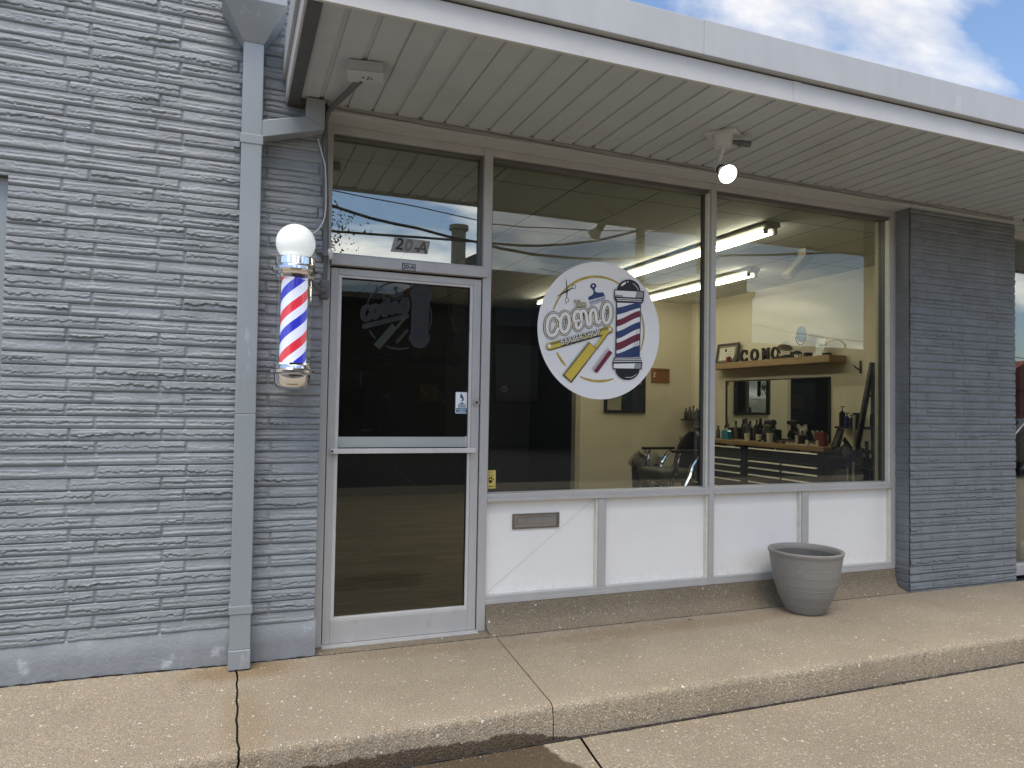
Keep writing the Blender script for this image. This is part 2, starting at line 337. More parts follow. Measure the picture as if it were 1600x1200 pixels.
    def build(s, name, mats, parent=None, smooth=False, bevel=0., angle=40, seg=2):
        if not isinstance(mats, (list, tuple)): mats = [mats]
        me = bpy.data.meshes.new(name)
        off = Vector(parent['_loc']) if parent is not None and '_loc' in parent else Vector((0, 0, 0))
        me.from_pydata([Vector(p) - off for p in s.v], [], s.f)
        for mm in mats: me.materials.append(mm)
        if len(mats) > 1: me.polygons.foreach_set('material_index', s.m)
        if smooth:
            me.polygons.foreach_set('use_smooth', [True] * len(me.polygons))
            me.set_sharp_from_angle(angle=math.radians(angle))
        me.update()
        o = bpy.data.objects.new(name, me); C.objects.link(o)
        if parent is not None:
            o.parent = parent; o['_loc'] = list(off)
        if bevel:
            b = o.modifiers.new('bevel', 'BEVEL'); b.width = bevel; b.segments = seg; b.limit_method = 'ANGLE'; b.angle_limit = math.radians(40)
        return o
def _pieces(mb, name, m, parent):
    par = list(range(len(mb.v)))
    def fd(a):
        while par[a] != a: par[a] = par[par[a]]; a = par[a]
        return a
    for f in mb.f:
        for i in f[1:]: par[fd(i)] = fd(f[0])
    gr = {}
    for f in mb.f: gr.setdefault(fd(f[0]), []).append(f)
    o = None
    for fs in gr.values():
        ids = sorted({i for f in fs for i in f}); mp_ = {i: k for k, i in enumerate(ids)}
        q = MB(); q.add([mb.v[i] for i in ids], [tuple(mp_[i] for i in f) for f in fs]); o = q.build(name, m, parent)
    return o
MB.pieces = _pieces
def tag(o, label=None, cat=None, group=None, kind=None):
    if label: o['label'] = label
    if cat: o['category'] = cat
    if group: o['group'] = group
    if kind: o['kind'] = kind
    return o
def thing(name, label, cat, loc, group=None):
    o = bpy.data.objects.new(name, None); C.objects.link(o); o.location = loc; o.empty_display_size = .1
    o['_loc'] = list(loc); return tag(o, label, cat, group)
def copy_tree(root, loc, label, rotz=0.):
    def cp(o, par):
        c = o.copy(); C.objects.link(c)
        if par is not None: c.parent = par
        for ch in list(KIDS.get(o.name, [])): cp(ch, c)
        return c
    KIDS = {}
    for o in bpy.data.objects:
        if o.parent is not None: KIDS.setdefault(o.parent.name, []).append(o)
    r = cp(root, None); r.location = loc; r.rotation_euler = (0, 0, rotz); r['label'] = label
    return r

def text_mesh(s, size, bold=0., spacing=1., shear=0.):
    cu = bpy.data.curves.new('txt', 'FONT'); cu.body = s; cu.size = size; cu.align_x = 'CENTER'; cu.align_y = 'CENTER'
    cu.offset = bold; cu.space_character = spacing; cu.resolution_u = 3; cu.shear = shear
    o = bpy.data.objects.new('txt', cu); C.objects.link(o)
    dg = bpy.context.evaluated_depsgraph_get(); me = bpy.data.meshes.new_from_object(o.evaluated_get(dg))
    v = [tuple(p.co) for p in me.vertices]; f = [tuple(p.vertices) for p in me.polygons]
    bpy.data.objects.remove(o); bpy.data.curves.remove(cu); bpy.data.meshes.remove(me)
    return v, f
def add_text(mb, s, cx, cz, size, y, mi=0, rot=0., sx=1., sz=1., bold=0., spacing=1., thick=0., shear=0., plane='Y'):
    v, f = text_mesh(s, size, bold, spacing, shear); c, sn = math.cos(rot), math.sin(rot); vv = []
    for p in v:
        x, z = p[0] * sx, p[1] * sz; X, Z = x * c - z * sn, x * sn + z * c
        vv.append((cx + X, y, cz + Z) if plane == 'Y' else (y, cx - X, cz + Z))
    if thick:
        n = len(vv); back = [((p[0], p[1] + thick, p[2]) if plane == 'Y' else (p[0] + thick, p[1], p[2])) for p in vv]
        edges = {}
        for q in f:
            for i in range(len(q)):
                e = (q[i], q[(i + 1) % len(q)]); edges[e] = edges.get(e, 0) + 1
        sides = [(e[1], e[0], e[0] + n, e[1] + n) for e in edges if (e[1], e[0]) not in edges]
        mb.add(vv + back, f + [tuple(i + n for i in q[::-1]) for q in f] + sides, mi)
    else: mb.add(vv, f, mi)
    return mb

# ------------------------------------------------------------------ split-face brick relief
def hsh(a, b, s=0):
    x = np.sin(a * 127.1 + b * 311.7 + s * 74.7) * 43758.5453
    return x - np.floor(x)
def vnoise(x, y, s=0):
    xi, yi = np.floor(x), np.floor(y); fx, fy = x - xi, y - yi; fx = fx * fx * (3 - 2 * fx); fy = fy * fy * (3 - 2 * fy)
    return (hsh(xi, yi, s) * (1 - fx) + hsh(xi + 1, yi, s) * fx) * (1 - fy) + (hsh(xi, yi + 1, s) * (1 - fx) + hsh(xi + 1, yi + 1, s) * fx) * fy
COURSE, BLEN = .0607, .405
def relief(x, z, seed=0, amp=1.):
    z = z + .003 * (vnoise(x * 1.3, z * .9 + 5, 9) - .5)
    zc = (z - .188) / COURSE; k = np.floor(zc); t = zc - k
    off = np.where(np.mod(k, 2) == 0, 0., .117) + .018 * (hsh(k, 3., seed) - .5) - .02 * np.floor(k / 9)
    u = (x - off) / BLEN; j = np.floor(u); u = (u - j) * BLEN
    r1, r2, r3 = hsh(k, j, seed + 1), hsh(k, j, seed + 2), hsh(k, j, seed + 3)
    zl = .40 + .10 * r1 + .10 * (vnoise(x * 24, k * 7, seed + 4) - .5) + .13 * (vnoise(x * 70, k * 7, seed + 5) - .5) + .08 * (vnoise(x * 150, k * 7, seed + 25) - .5) + .22 * (vnoise(x * 5, k * 3., seed + 12) - .5)
    zl = np.clip(zl, .22, .70)
    led = np.clip((t - zl) / .055, 0, 1)
    strength = np.where(r2 < .18, .12, .5 + .6 * r3) * (.35 + 1.1 * vnoise(x * 5.5, k * 5., seed + 15))
    up = (.006 + .010 * strength) - .006 * np.clip((t - zl) / (1 - zl), 0, 1)
    lo = .008 + .0035 * np.clip((t - .1) / .1, 0, 1) - .002 * np.clip((t - .2) / .3, 0, 1) - .0055 * strength * np.clip(1 - (zl - t) / .10, 0, 1)
    d = lo * (1 - led) + up * led
    nearl = np.exp(-((t - zl - .02) / .10) ** 2)
    d = d + nearl * strength * .014 * (vnoise(x * 85, z * 210, seed + 6) - .5)
    d = d + .0014 * np.sin(t * 19 + 3 * vnoise(x * 3, k, seed + 30)) * (vnoise(x * 7, k * 2., seed + 31) > .45)
    jt = np.clip((t - .02) / .045, 0, 1) * np.clip((1.0 - t) / .04, 0, 1)
    d = d * jt + -.011 * (1 - jt)
    sm = vnoise(x * 30, z * 30, seed + 8)
    jv = np.clip((np.minimum(u, BLEN - u) - .0035 - .002 * sm) / .003, 0, 1)
    d = d * jv + np.where(jt > .5, -.001, -.008) * (1 - jv)
    d = d + .0020 * (vnoise(x * 110, z * 150, seed + 7) - .5) + .003 * (vnoise(x * 5, z * 9, seed + 10) - .5)
    return d * amp
def relief_grid(u0, u1, z0, z1, du, dz, place, seed=0, amp=1., fade_bottom=False):
    nu = max(2, int(round((u1 - u0) / du)) + 1); nz = max(2, int(round((z1 - z0) / dz)) + 1)
    U, Z = np.meshgrid(np.linspace(u0, u1, nu), np.linspace(z0, z1, nz))
    H = relief(U, Z, seed, amp)
    if fade_bottom: H = H * np.clip((Z - z0) / .02, 0, 1) + 0.004 * (1 - np.clip((Z - z0) / .02, 0, 1))
    P = place(U.ravel(), Z.ravel(), H.ravel())
    i = np.arange(nu * nz).reshape(nz, nu)
    Fc = np.stack([i[:-1, :-1], i[:-1, 1:], i[1:, 1:], i[1:, :-1]], -1).reshape(-1, 4)
    return P, Fc
def np_mesh(name, parts, material, parent=None):
    vs, fs, o = [], [], 0
    for P, Fc in parts: vs.append(P); fs.append(Fc + o); o += len(P)
    V = np.concatenate(vs); Fq = np.concatenate(fs)
    if parent is not None: V = V - np.array(list(parent['_loc']))
    me = bpy.data.meshes.new(name)
    me.vertices.add(len(V)); me.vertices.foreach_set('co', V.astype(np.float32).ravel())
    me.loops.add(Fq.size); me.loops.foreach_set('vertex_index', Fq.astype(np.int32).ravel())
    me.polygons.add(len(Fq)); me.polygons.foreach_set('loop_start', np.arange(0, Fq.size, 4, dtype=np.int32))
    me.polygons.foreach_set('loop_total', np.full(len(Fq), 4, dtype=np.int32)) if bpy.app.version < (4, 0, 0) else None
    me.update(calc_edges=True); me.validate()
    me.materials.append(material)
    ob = bpy.data.objects.new(name, me); C.objects.link(ob)
    if parent is not None: ob.parent = parent; ob['_loc'] = list(parent['_loc'])
    return ob

WY = -.125            # face of the brick wall
bw = thing('brick_wall', 'slate grey painted wall of long split face bricks left of the door', 'brick wall', (-1.0, WY, 0))
def front(y): return lambda u, z, h: np.stack([u, np.full_like(u, y) - h, z], -1)
TOPZ = 4.3
np_mesh('brick_face', [relief_grid(-1.52, -.055, .188, TOPZ, .0048, .0030, front(WY), amp=.80),
                       relief_grid(-2.62, -1.52, 2.42, TOPZ, .0070, .0040, front(WY), amp=.80),
                       relief_grid(-5.0, -2.62, .188, TOPZ, .014, .0075, front(WY))], M_BRICK, bw)
b = MB(); b.box(-1.52, -.052, WY + .004, .30, .19, TOPZ + .1); b.box(-2.62, -1.52, WY + .004, .30, 2.423, TOPZ + .1); b.box(-5.0, -2.62, WY + .004, .30, .19, TOPZ + .1)
b.build('wall_core', M_BRICK, bw)
def base_course(x0, x1):
    nx = int((x1 - x0) / .03) + 2; rings = []
    for i in range(nx):
        x = x0 + (x1 - x0) * i / (nx - 1); w = .003 * math.sin(x * 13) + .002 * math.sin(x * 41)
        t = .192 + .004 * math.sin(x * 9 + 1)
        rings.append([(x, .30, -.05), (x, WY - .007 + w, -.05), (x, WY - .006 + w * .6, .09), (x, WY - .004 + w * .3, t), (x, WY + .004, t + .008), (x, .30, t + .008)])
    return rings
b = MB(); b.ring_tube(base_course(-1.525, -.048)); b.ring_tube(base_course(-5.0, -2.62))
tag(b.build('concrete_base', M_BASE, bw, smooth=True, angle=50), 'smooth painted concrete footing with chipped white spots')

# far-left metal door set in the brick wall
ld = thing('neighboring_door', 'grey metal framed glass door cut off by left edge of photo', 'door', (-2.07, WY + .05, 0))
b = MB(); b.box(-1.575, -1.521, WY + .045, .1, -.02, 2.42); b.box(-2.62, -2.565, WY + .045, .1, -.02, 2.42); b.box(-2.565, -1.575, WY + .045, .1, 2.36, 2.42)
b.build('frame', M_CONDUIT if False else M_SPOUT, ld, bevel=.003)
b = MB(); b.box(-1.64, -1.578, WY + .055, .02, .02, 2.355); b.box(-2.562, -2.50, WY + .055, .02, .02, 2.355); b.box(-2.5, -1.64, WY + .055, .02, 2.27, 2.355); b.box(-2.5, -1.64, WY + .055, .02, .02, .25)
b.build('door_leaf', M_SPOUT, ld, bevel=.003)
b = MB(); b.box(-2.5, -1.64, -.04, -.03, .25, 2.27); b.build('glass', G_WIN, ld)
b = MB(); b.box(-2.5, -1.64, .03, .04, .25, 2.27); b.build('blind', mat('white_blind', (.7, .72, .74), rough=.6), ld)
for z in (.35, 1.2, 2.05):
    b = MB(); b.cyl((-1.577, WY + .04, z - .055), (-1.577, WY + .04, z + .055), .011, n=12); b.build('hinge', M_STEEL, ld, smooth=True)

# ------------------------------------------------------------------ ground, kerb, lot
M_WALK = concrete_mat('sidewalk_concrete', (.312, .266, .198), peb=85, pebamt=.16, wet=wet_curb)
M_LOT = concrete_mat('lot_concrete', (.280, .238, .176), peb=62, pebamt=.42, wet=wet_lot, pebcol=(.50, .45, .37), seed=3.)
M_APRON = concrete_mat('apron_concrete', (.235, .197, .142), peb=110, pebamt=.10, seed=9.)
M_DIRT = mat('joint_dirt', (.02, .017, .014), rough=1., var=.4, vscale=40)
def jag(s, seed, a=.004): return a * (math.sin(s * 31 + seed) + .7 * math.sin(s * 83 + seed * 2.1) + .5 * math.sin(s * 197 + seed * 5))
def slab(mb, x0, x1, ja=.0, jb=.0, yb=-.1375, seed=1):
    # profile points across the walkway and down the kerb face
    prof = [(yb, -.06), (yb, 0.)] + [(yb - (yb + 1.105) * 0 + (-1.105 - yb) * k / 14, 0.) for k in range(1, 15)]
    prof += [(-1.105 - .032 * math.sin(a), -.032 * (1 - math.cos(a))) for a in (PI / 8, PI / 4, 3 * PI / 8, PI / 2)] + [(-1.142, -.07), (-1.145, -.11), (-1.147, -.152), (-1.147, -.22)]
    n = max(8, int((x1 - x0) / .012)); rings = []
    for i in range(n + 1):
        ring = []
        for k, (y, z) in enumerate(prof):
            xa = x0 + jag(y + z, seed, ja); xb = x1 + jag(y + z, seed + 4, jb); x = xa + (xb - xa) * i / n
            yy, zz_ = y, z
            if k < 2: yy = y + jag(x, 2.7, .0022) - .001
            elif y < -1.09: yy += .004 * math.sin(x * 2.1) + .0018 * math.sin(x * 29) + .0012 * math.sin(x * 83 + k); zz_ += .0012 * math.sin(x * 61 + k * 2)
            ring.append((x, yy, zz_ + (.0 if x > -.45 else .012 * min(1, (-.45 - x) / .6) * max(0, 1 + y / 1.1))))
        rings.append(ring)
    m_ = len(prof); v = [p for r in rings for p in r]
    f = [(a * m_ + k + 1, a * m_ + k, (a + 1) * m_ + k, (a + 1) * m_ + k + 1) for a in range(n) for k in range(m_ - 1)]
    mb.add(v, f)
    return mb
b = MB(); slab(b, -6., -.4475, 0, .0030, seed=1); slab(b, -.4385, .0, .0030, 0, seed=5)
# the slab before the door continues to the tooled joint, which runs slightly askew
def askew(mb, x0f, x1f):
    t = MB(); slab(t, 0, 1, seed=3)
    for (x, y, z) in t.v: mb.v.append((x0f(y) + (x1f(y) - x0f(y)) * x, y, z))
b.v = b.v
def slab2(mb, x0f, x1f, seed=1):
    t = MB(); L0, L1 = x0f(-.6), x1f(-.6); slab(t, L0, L1, seed=seed); vv = []
    for (x, y, z) in t.v:
        u = (x - L0) / (L1 - L0); vv.append((x0f(y) + (x1f(y) - x0f(y)) * u, y, z))
    o = len(mb.v); mb.v += vv; mb.f += [tuple(i + o for i in q) for q in t.f]; mb.m += [0] * len(t.f)
jx = lambda y: .992 + (y + .133) * (.089 / 1.007)
slab2(b, lambda y: 0., lambda y: jx(y) - .0022, seed=2)
slab2(b, lambda y: jx(y) + .0022, lambda y: 3.252 + jag(y, 2, .002), seed=8)
slab2(b, lambda y: 3.2535 + jag(y, 2, .002), lambda y: 9.0, seed=12)
tag(b.build('sidewalk', M_WALK, smooth=True, angle=60), kind='structure')
b = MB(); b.box(-6, 9, -1.08, .6, -.2, -.035); tag(b.build('joint_bed', M_DIRT), kind='structure')
b = MB(); b.box(-.05, .975, -.125, .12, -.05, -.0005); b.build('threshold_strip', M_APRON); bpy.data.objects['threshold_strip']['kind'] = 'structure'
# sloping concrete apron below the window panels
ap = MB(); rings = []
for i in range(90):
    x = .968 + (4.344 - .968) * i / 89; w = .004 * math.sin(x * 7) + .002 * math.sin(x * 23)
    rings.append([(x, .12, -.05), (x, -.125 + jag(x, 2.7, .002), -.05), (x, -.124 + jag(x, 2.7, .002), -.0005), (x, -.075, .012 + w * .4), (x, -.035, .030 + w), (x, -.018, .058 + w), (x, -.009, .10), (x, -.006, .155), (x, .12, .155)])
ap.ring_tube(rings)
tag(ap.build('concrete_curb_base', M_APRON, smooth=True, angle=45), 'tan concrete ledge sloping out below the white window panels', 'ledge')

def sheet(mb, x0, x1, y0, y1, z): mb.add([(x0, y0, z), (x1, y0, z), (x1, y1, z), (x0, y1, z)], [(0, 1, 2, 3)])
b = MB(); y0, y1 = -9., -1.170
def lotjoint(y): return 1.032 + (y + 1.15) * .15
n = 60
def lotpoly(xa, xb):
    vv = []; ff = []
    for i in range(n + 1):
        y = y0 + (y1 - y0) * i / n
        vv += [(xa(y), y, -.152), (xb(y), y, -.152)]
    ff = [(2 * i, 2 * i + 1, 2 * i + 3, 2 * i + 2) for i in range(n)]
    b.add(vv, ff)
lotpoly(lambda y: -40., lambda y: lotjoint(y) - .006 + jag(y, 1, .0012)); lotpoly(lambda y: lotjoint(y) + .006 + jag(y, 6, .0012), lambda y: 60.)
tag(b.build('parking_lot', M_LOT), kind='structure')
b = MB(); b.box(-40, 60, -9, -1.10, -.30, -.22); tag(b.build('lot_bed', M_DIRT), kind='structure')
M_ASPH = mat('asphalt', (.035, .034, .033), rough=.9, var=.2, vscale=2, bump=.003, bscale=90)
b = MB(); sheet(b, -150, 200, -250, -9, -.156); tag(b.build('street', M_ASPH), kind='structure')
b = MB(); sheet(b, -150, 200, -9.0, 150, -.31); tag(b.build('ground', M_APRON), kind='structure')

# ------------------------------------------------------------------ storefront frame, door, windows
sf = thing('storefront_frame', 'aged aluminium storefront frame with two big windows over white panels', 'storefront', (2.16, 0, 0))
FD = .105
def part(name, mats, parent, *boxes, bevel=.002, label=None):
    for bx_ in boxes: o = MB().box(*bx_).build(name, mats, parent, bevel=bevel)
    if label: o['label'] = label
    return o
part('jamb', M_ALU, sf, (-.058, -.001, 0, FD, 0, 2.957))
part('jamb', M_ALU, sf, (4.316, 4.358, 0, FD, .156, 2.957))
part('mullion', M_ALU, sf, (.913, .967, -.003, FD, 0, 2.955))
part('mullion', M_ALU, sf, (2.5985, 2.640, -.003, FD, .157, 2.955))
part('mullion', M_ALU, sf, (1.738, 1.795, .002, .06, .2055, .7775))
part('mullion', M_ALU, sf, (3.425, 3.486, .002, .06, .2055, .7775))
part('header', M_ALU, sf, (-.001, .913, .002, FD, 2.911, 2.9565), (.967, 2.5985, .002, FD, 2.915, 2.9565), (2.640, 4.316, .002, FD, 2.915, 2.9565))
part('header_trim', M_ALUD, sf, (-.001, .913, .03, FD, 2.893, 2.9108), (.967, 2.5985, .03, FD, 2.888, 2.9148), (2.640, 4.316, .03, FD, 2.888, 2.9148))
tb = part('transom_bar', M_ALU, sf, (-.002, .93, -.035, FD, 2.148, 2.206), (-.001, .93, -.012, FD, 2.2062, 2.218))
part('sill', M_ALU, sf, (.967, 2.5985, -.008, FD, .7775, .8005), (.967, 2.5985, -.004, FD, .8008, .826), (2.640, 4.316, -.008, FD, .7775, .8005), (2.640, 4.316, -.004, FD, .8008, .826))
part('bottom_rail', M_ALU, sf, (.967, 2.5985, -.004, FD, .156, .181), (.967, 2.5985, .002, FD, .1813, .205), (2.640, 4.316, -.004, FD, .156, .181), (2.640, 4.316, .002, FD, .1813, .205))
# glazing stops that show inside each window opening
for (x0, x1, z0, z1) in ((.967, 2.5985, .826, 2.888), (2.640, 4.316, .826, 2.888)):
    part('glazing_stop', M_ALUD, sf, (x0, x0 + .014, .03, FD, z0, z1), (x1 - .014, x1, .055, FD, z0, z1), bevel=0)
    part('glazing_stop', M_CREAMSTOP, sf, (x1 - .0145, x1 - .0005, .02, .0545, z0, z1), bevel=.001)
part('glazing_stop', M_ALUD, sf, (.899, .9128, .03, FD, 2.218, 2.893), bevel=0)
def pane(name, x0, x1, y, z0, z1, gm, parent, th=.006):
    b = MB(); b.box(x0, x1, y, y + th, z0, z1)
    b.m = [1, 1, 0, 1, 1, 1]
    return b.build(name, [gm, G_CLEAR], parent)
pane('window_pane', .981, 2.5845, .088, .826, 2.888, G_WIN, sf)
pane('window_pane', 2.654, 4.302, .088, .826, 2.888, G_WIN, sf)
pane('transom_pane', -.001, .899, .062, 2.218, 2.893, G_TRAN, sf)
PX = [(.967, 1.738), (1.795, 2.5985), (2.640, 3.425), (3.486, 4.316)]
for i, (a, c) in enumerate(PX):
    o = part('white_panel', M_PANEL, sf, (a, c, .042, .07, .205, .7775), bevel=0)
    part('panel_stop', M_CREAMSTOP, sf, (c - .013, c, .012, .0418, .2055, .777), bevel=.001)
    if i == 0:
        o['label'] = 'leftmost white panel holding the mail slot'
        ms = MB(); x0, x1, z0, z1 = 1.150, 1.472, .597, .692; yb = .042
        for q in ((x0, x1, z0, z0 + .012), (x0, x1, z1 - .012, z1), (x0, x0 + .016, z0 + .012, z1 - .012), (x1 - .016, x1, z0 + .012, z1 - .012)):
            ms.box(q[0], q[1], yb - .011, yb, q[2], q[3])
        slot = ms.build('mail_slot', mat('bronze_slot', (.22, .20, .18), rough=.35, metal=.7, var=.15), o, bevel=.002)
        slot['label'] = 'bronze framed mail slot with hinged flap'
        ms = MB(); ms.box(x0 + .016, x1 - .016, yb - .002, yb, z0 + .012, z1 - .012)
        ms.prism([(x0 + .03, yb - .004, z0 + .026), (x0 + .03, yb - .012, z0 + .030), (x0 + .03, yb - .009, z1 - .026), (x0 + .03, yb - .004, z1 - .022)], (x1 - x0 - .06, 0, 0))
        # second skin of the slot is drawn inside the same mesh
        slot2 = ms.build('flap', mat('steel_flap', (.45, .43, .40), rough=.3, metal=.8, var=.1), o)
        # a slightly raised diagonal fold in this panel
        f = MB(); f.add([(.98, .0405, .212), (1.725, .0405, .772), (1.725, .0405, .765), (.99, .0405, .212)], [(0, 3, 2, 1)])
        f.build('fold_line', mat('fold_grey', (.70, .70, .68), rough=.4, var=.02), o)

dr = thing('glass_door', 'aluminium framed glass entrance door numbered 20-A left of the windows', 'door', (.455, 0, 0))
part('stile', M_ALU, dr, (.004, .046, .004, .045, .012, 2.136)); part('stile', M_ALU, dr, (.856, .906, .004, .045, .012, 2.136))
part('top_rail', M_ALU, dr, (.0465, .8555, .004, .045, 2.098, 2.136)); part('bottom_rail', M_ALU, dr, (.0465, .8555, .004, .045, .012, .137))
part('glazing_bead', M_BEAD, dr, (.0465, .066, .008, .04, .155, 2.0845), (.838, .8555, .008, .04, .155, 2.0845), (.0465, .8555, .009, .04, 2.0848, 2.0975), (.0465, .8555, .009, .04, .1375, .1548), bevel=.002)
part('gasket', M_GASK, dr, (.0662, .0685, .02, .04, .1552, 2.084), (.8355, .8378, .02, .04, .1552, 2.084), (.0685, .8355, .02, .04, 2.079, 2.0845), bevel=0)
pane('glass', .0662, .8378, .030, .155, 2.084, G_DOOR, dr)
pb = MB(); pb.box(.020, .878, -.030, -.008, 1.080, 1.108); pb.box(.03, .05, -.010, .006, 1.083, 1.105); pb.box(.845, .865, -.010, .006, 1.083, 1.105)
pbo = pb.build('push_bar', M_BEAD, dr, bevel=.002); MB().cyl((.030, -.0305, 1.094), (.030, -.036, 1.094), .006, n=12).build('bolt', M_GASK, pbo)
part('plate', mat('pale_green_plate', (.40, .44, .42), rough=.35, var=.03), dr, (.0665, .823, .024, .0295, 1.112, 1.173), bevel=0)
part('plate_cap', M_BEAD, dr, (.824, .8375, .02, .0295, 1.112, 1.176), bevel=0)
lk = MB(); lk.lathe([(.019, 0), (.019, .003), (.016, .010), (.011, .012)][::-1], (.886, -.008, 1.383), n=20, axis='Y'); lk.lathe([(.0, -.0), (.007, .0)], (.886, -.0085, 1.383), n=12, axis='Y', mi=1)
lk.build('lock_cylinder', [M_STEEL, M_GASK], dr, smooth=True)
part('threshold', M_ALU, dr, (-.001, .913, -.04, .10, -.001, .006), (.0, .912, -.02, .09, .0062, .010), bevel=.001)
part('gap_shadow', M_GASK, dr, (-.001, .0035, .02, .05, .01, 2.148), (.9065, .913, .02, .05, .01, 2.148), (.0035, .9065, .02, .05, 2.1365, 2.148), bevel=0)

# ------------------------------------------------------------------ canopy
cn = thing('canopy', 'flat canopy roof with grey metal fascia and ribbed white soffit', 'canopy', (2, -.6, 3))
SZ = 3.0; CL, CR = -.235, 9.0; YF = -1.215
b = MB(); P_ = .1383; x = -.042 + P_ * -1.38
xs = []; k = 0; x = -.2265
while x < CR:
    xs.append((x, k)); x += P_; k += 1
for x, k in xs:
    w = .018 if k % 3 != 2 else .006      # alternating wide and narrow grooves
    x1 = x + P_
    prof = [(x, SZ + .012), (x + .004, SZ), (x1 - w - .004, SZ), (x1 - w, SZ + .009), (x1, SZ + .009), (x1, SZ + .012)]
    b.add([(px_, YF, pz) for px_, pz in prof] + [(px_, -.165, pz) for px_, pz in prof], [(i, i + 1, i + 7, i + 6) for i in range(5)])
for x, k in xs:
    if x > 6: break
    b.add([(x - .012, -.170, SZ - .0006), (x + .010, -.170, SZ - .0006), (x - .002, -.184, SZ - .0006)], [(0, 2, 1)], 1)
so_ = b.build('soffit', [M_SOFFIT, M_SHADOWGAP], cn); so_['label'] = 'ribbed off-white soffit boards'
b = MB(); b.box(CL, CR, YF, 7.5, SZ + .014, 3.26); b.build('roof_deck', M_SHADOWGAP, cn)
b = MB(); b.box(CL - .03, CR, YF - .018, YF, SZ - .022, 3.088); b.box(2.185, 2.235, YF - .0205, YF - .018, SZ - .0225, 3.089); b.build('lower_fascia', M_FASCIAW, cn, bevel=.002)
b = MB(); b.box(CL - .06, 1.6, YF - .052, 7.5, 3.099, 3.272); b.box(1.6004, CR, YF - .0535, 7.5, 3.098, 3.273); b.build('upper_fascia', M_FASCIA, cn, bevel=.003)
b = MB(); b.box(CL - .02, CR, YF - .008, YF + .1, 3.0885, 3.0985); b.build('reveal', M_SHADOWGAP, cn)
# left end: white edge strip, dark gutter trim
b = MB(); b.box(CL - .042, CL - .030, YF - .018, WY - .012, SZ - .022, 3.088); b.build('end_fascia', M_FASCIAW, cn, bevel=.001)
b = MB(); b.box(CL - .0298, CL + .030, YF, WY - .012, SZ - .030, SZ - .004); b.build('gutter_trim', M_DARKTRIM, cn, bevel=.002)
b = MB(); b.box(CL + .031, -.165, YF + .001, -.20, SZ - .006, SZ - .001); b.box(-.165, CR, YF + .001, YF + .02, SZ - .005, SZ - .001); b.build('edge_channel', M_SOFFIT, cn)
b = MB(); b.box(CL - .029, -.14, -.20, -.128, SZ - .035, SZ - .002); b.build('blocking', mat('old_wood', (.09, .08, .07), rough=.9, var=.4, vscale=30), cn)
# beam between soffit and window head, wrapping the pillar
b = MB(); b.prism([(-.06, -.165, 2.957), (4.327, -.165, 2.957), (4.327, -.165, SZ + .01), (-.06, -.165, SZ + .01)], (0, .27, 0))
b.prism([(4.3272, -.168, 2.955), (5.60, -.168, 2.955), (5.60, -.168, SZ + .01), (4.3272, -.168, SZ + .01)], (0, .27, 0))
b.prism([(5.6002, -.10, 2.957), (9., -.10, 2.957), (9., -.10, SZ + .01), (5.6002, -.10, SZ + .01)], (0, .20, 0))
b.build('beam', M_BEAM, cn, bevel=.003)
b = MB()
for j in range(5):       # runs of cracked caulk
    pts = [(-.04 + i * .06, -.1665 , 2.968 + j * .0062 + .0035 * math.sin(i * .35 + j * 1.3) + .0014 * math.sin(i * 1.9 + j)) for i in range(93)]
    pts = [p for p in pts if p[0] < 5.5]
    b.tube([(p[0], p[1] - (.003 if p[0] > 4.327 else 0), p[2]) for p in pts], .0012, n=4)
b.build('caulk_line', mat('caulk_brown', (.16, .13, .10), rough=.8), cn)

# ------------------------------------------------------------------ brick pillar
pl = thing('brick_pillar', 'slate grey painted brick pillar right of the big windows', 'pillar', (4.95, -.13, 0))
PX0, PX1, PYF = 4.352, 5.548, -.125
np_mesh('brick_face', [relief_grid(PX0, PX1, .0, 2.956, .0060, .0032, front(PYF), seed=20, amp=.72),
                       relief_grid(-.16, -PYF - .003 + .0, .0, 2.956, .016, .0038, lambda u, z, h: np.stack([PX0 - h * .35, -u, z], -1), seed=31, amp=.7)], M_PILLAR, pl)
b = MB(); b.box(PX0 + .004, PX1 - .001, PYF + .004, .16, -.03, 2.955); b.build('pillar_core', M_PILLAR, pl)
b = MB(); b.tube([(4.356, -.012 + .003 * math.sin(i * 2.2), .03 + i * .05) for i in range(58)], [.004 + .002 * math.sin(i * 1.7) for i in range(58)], n=6); b.build('caulk_bead', mat('rusty_caulk', (.16, .09, .055), rough=.9, var=.4, vscale=40), pl)

# ------------------------------------------------------------------ neighbouring shop at the right edge
nb = thing('neighboring_storefront', 'next shop window right of the brick pillar at photo edge', 'storefront', (6.5, 0, 0))
part('frame', M_ALU, nb, (5.50, 5.552, 0.165, .2, .0, 2.957), (5.552, 8.9, 0, .1, 2.90, 2.957), (5.552, 8.9, 0, .1, 0., .09), (7.3, 7.35, 0, .1, .09, 2.9), (8.86, 8.9, 0, .1, .09, 2.9))
pane('window_pane', 5.552, 7.30, .05, .09, 2.90, glass_mat('neighbor_glass', (.5, .52, .48), 1.3, 1.9, .12), nb)
pane('window_pane', 7.35, 8.86, .05, .09, 2.90, MATS['neighbor_glass'], nb)
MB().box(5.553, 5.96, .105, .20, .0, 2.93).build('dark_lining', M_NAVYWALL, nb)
b = MB(); b.box(5.96, 8.95, 1.5, 1.6, -.1, 3.0); b.build('back_partition', mat('shop_dim', (.12, .11, .09), rough=.8), nb)

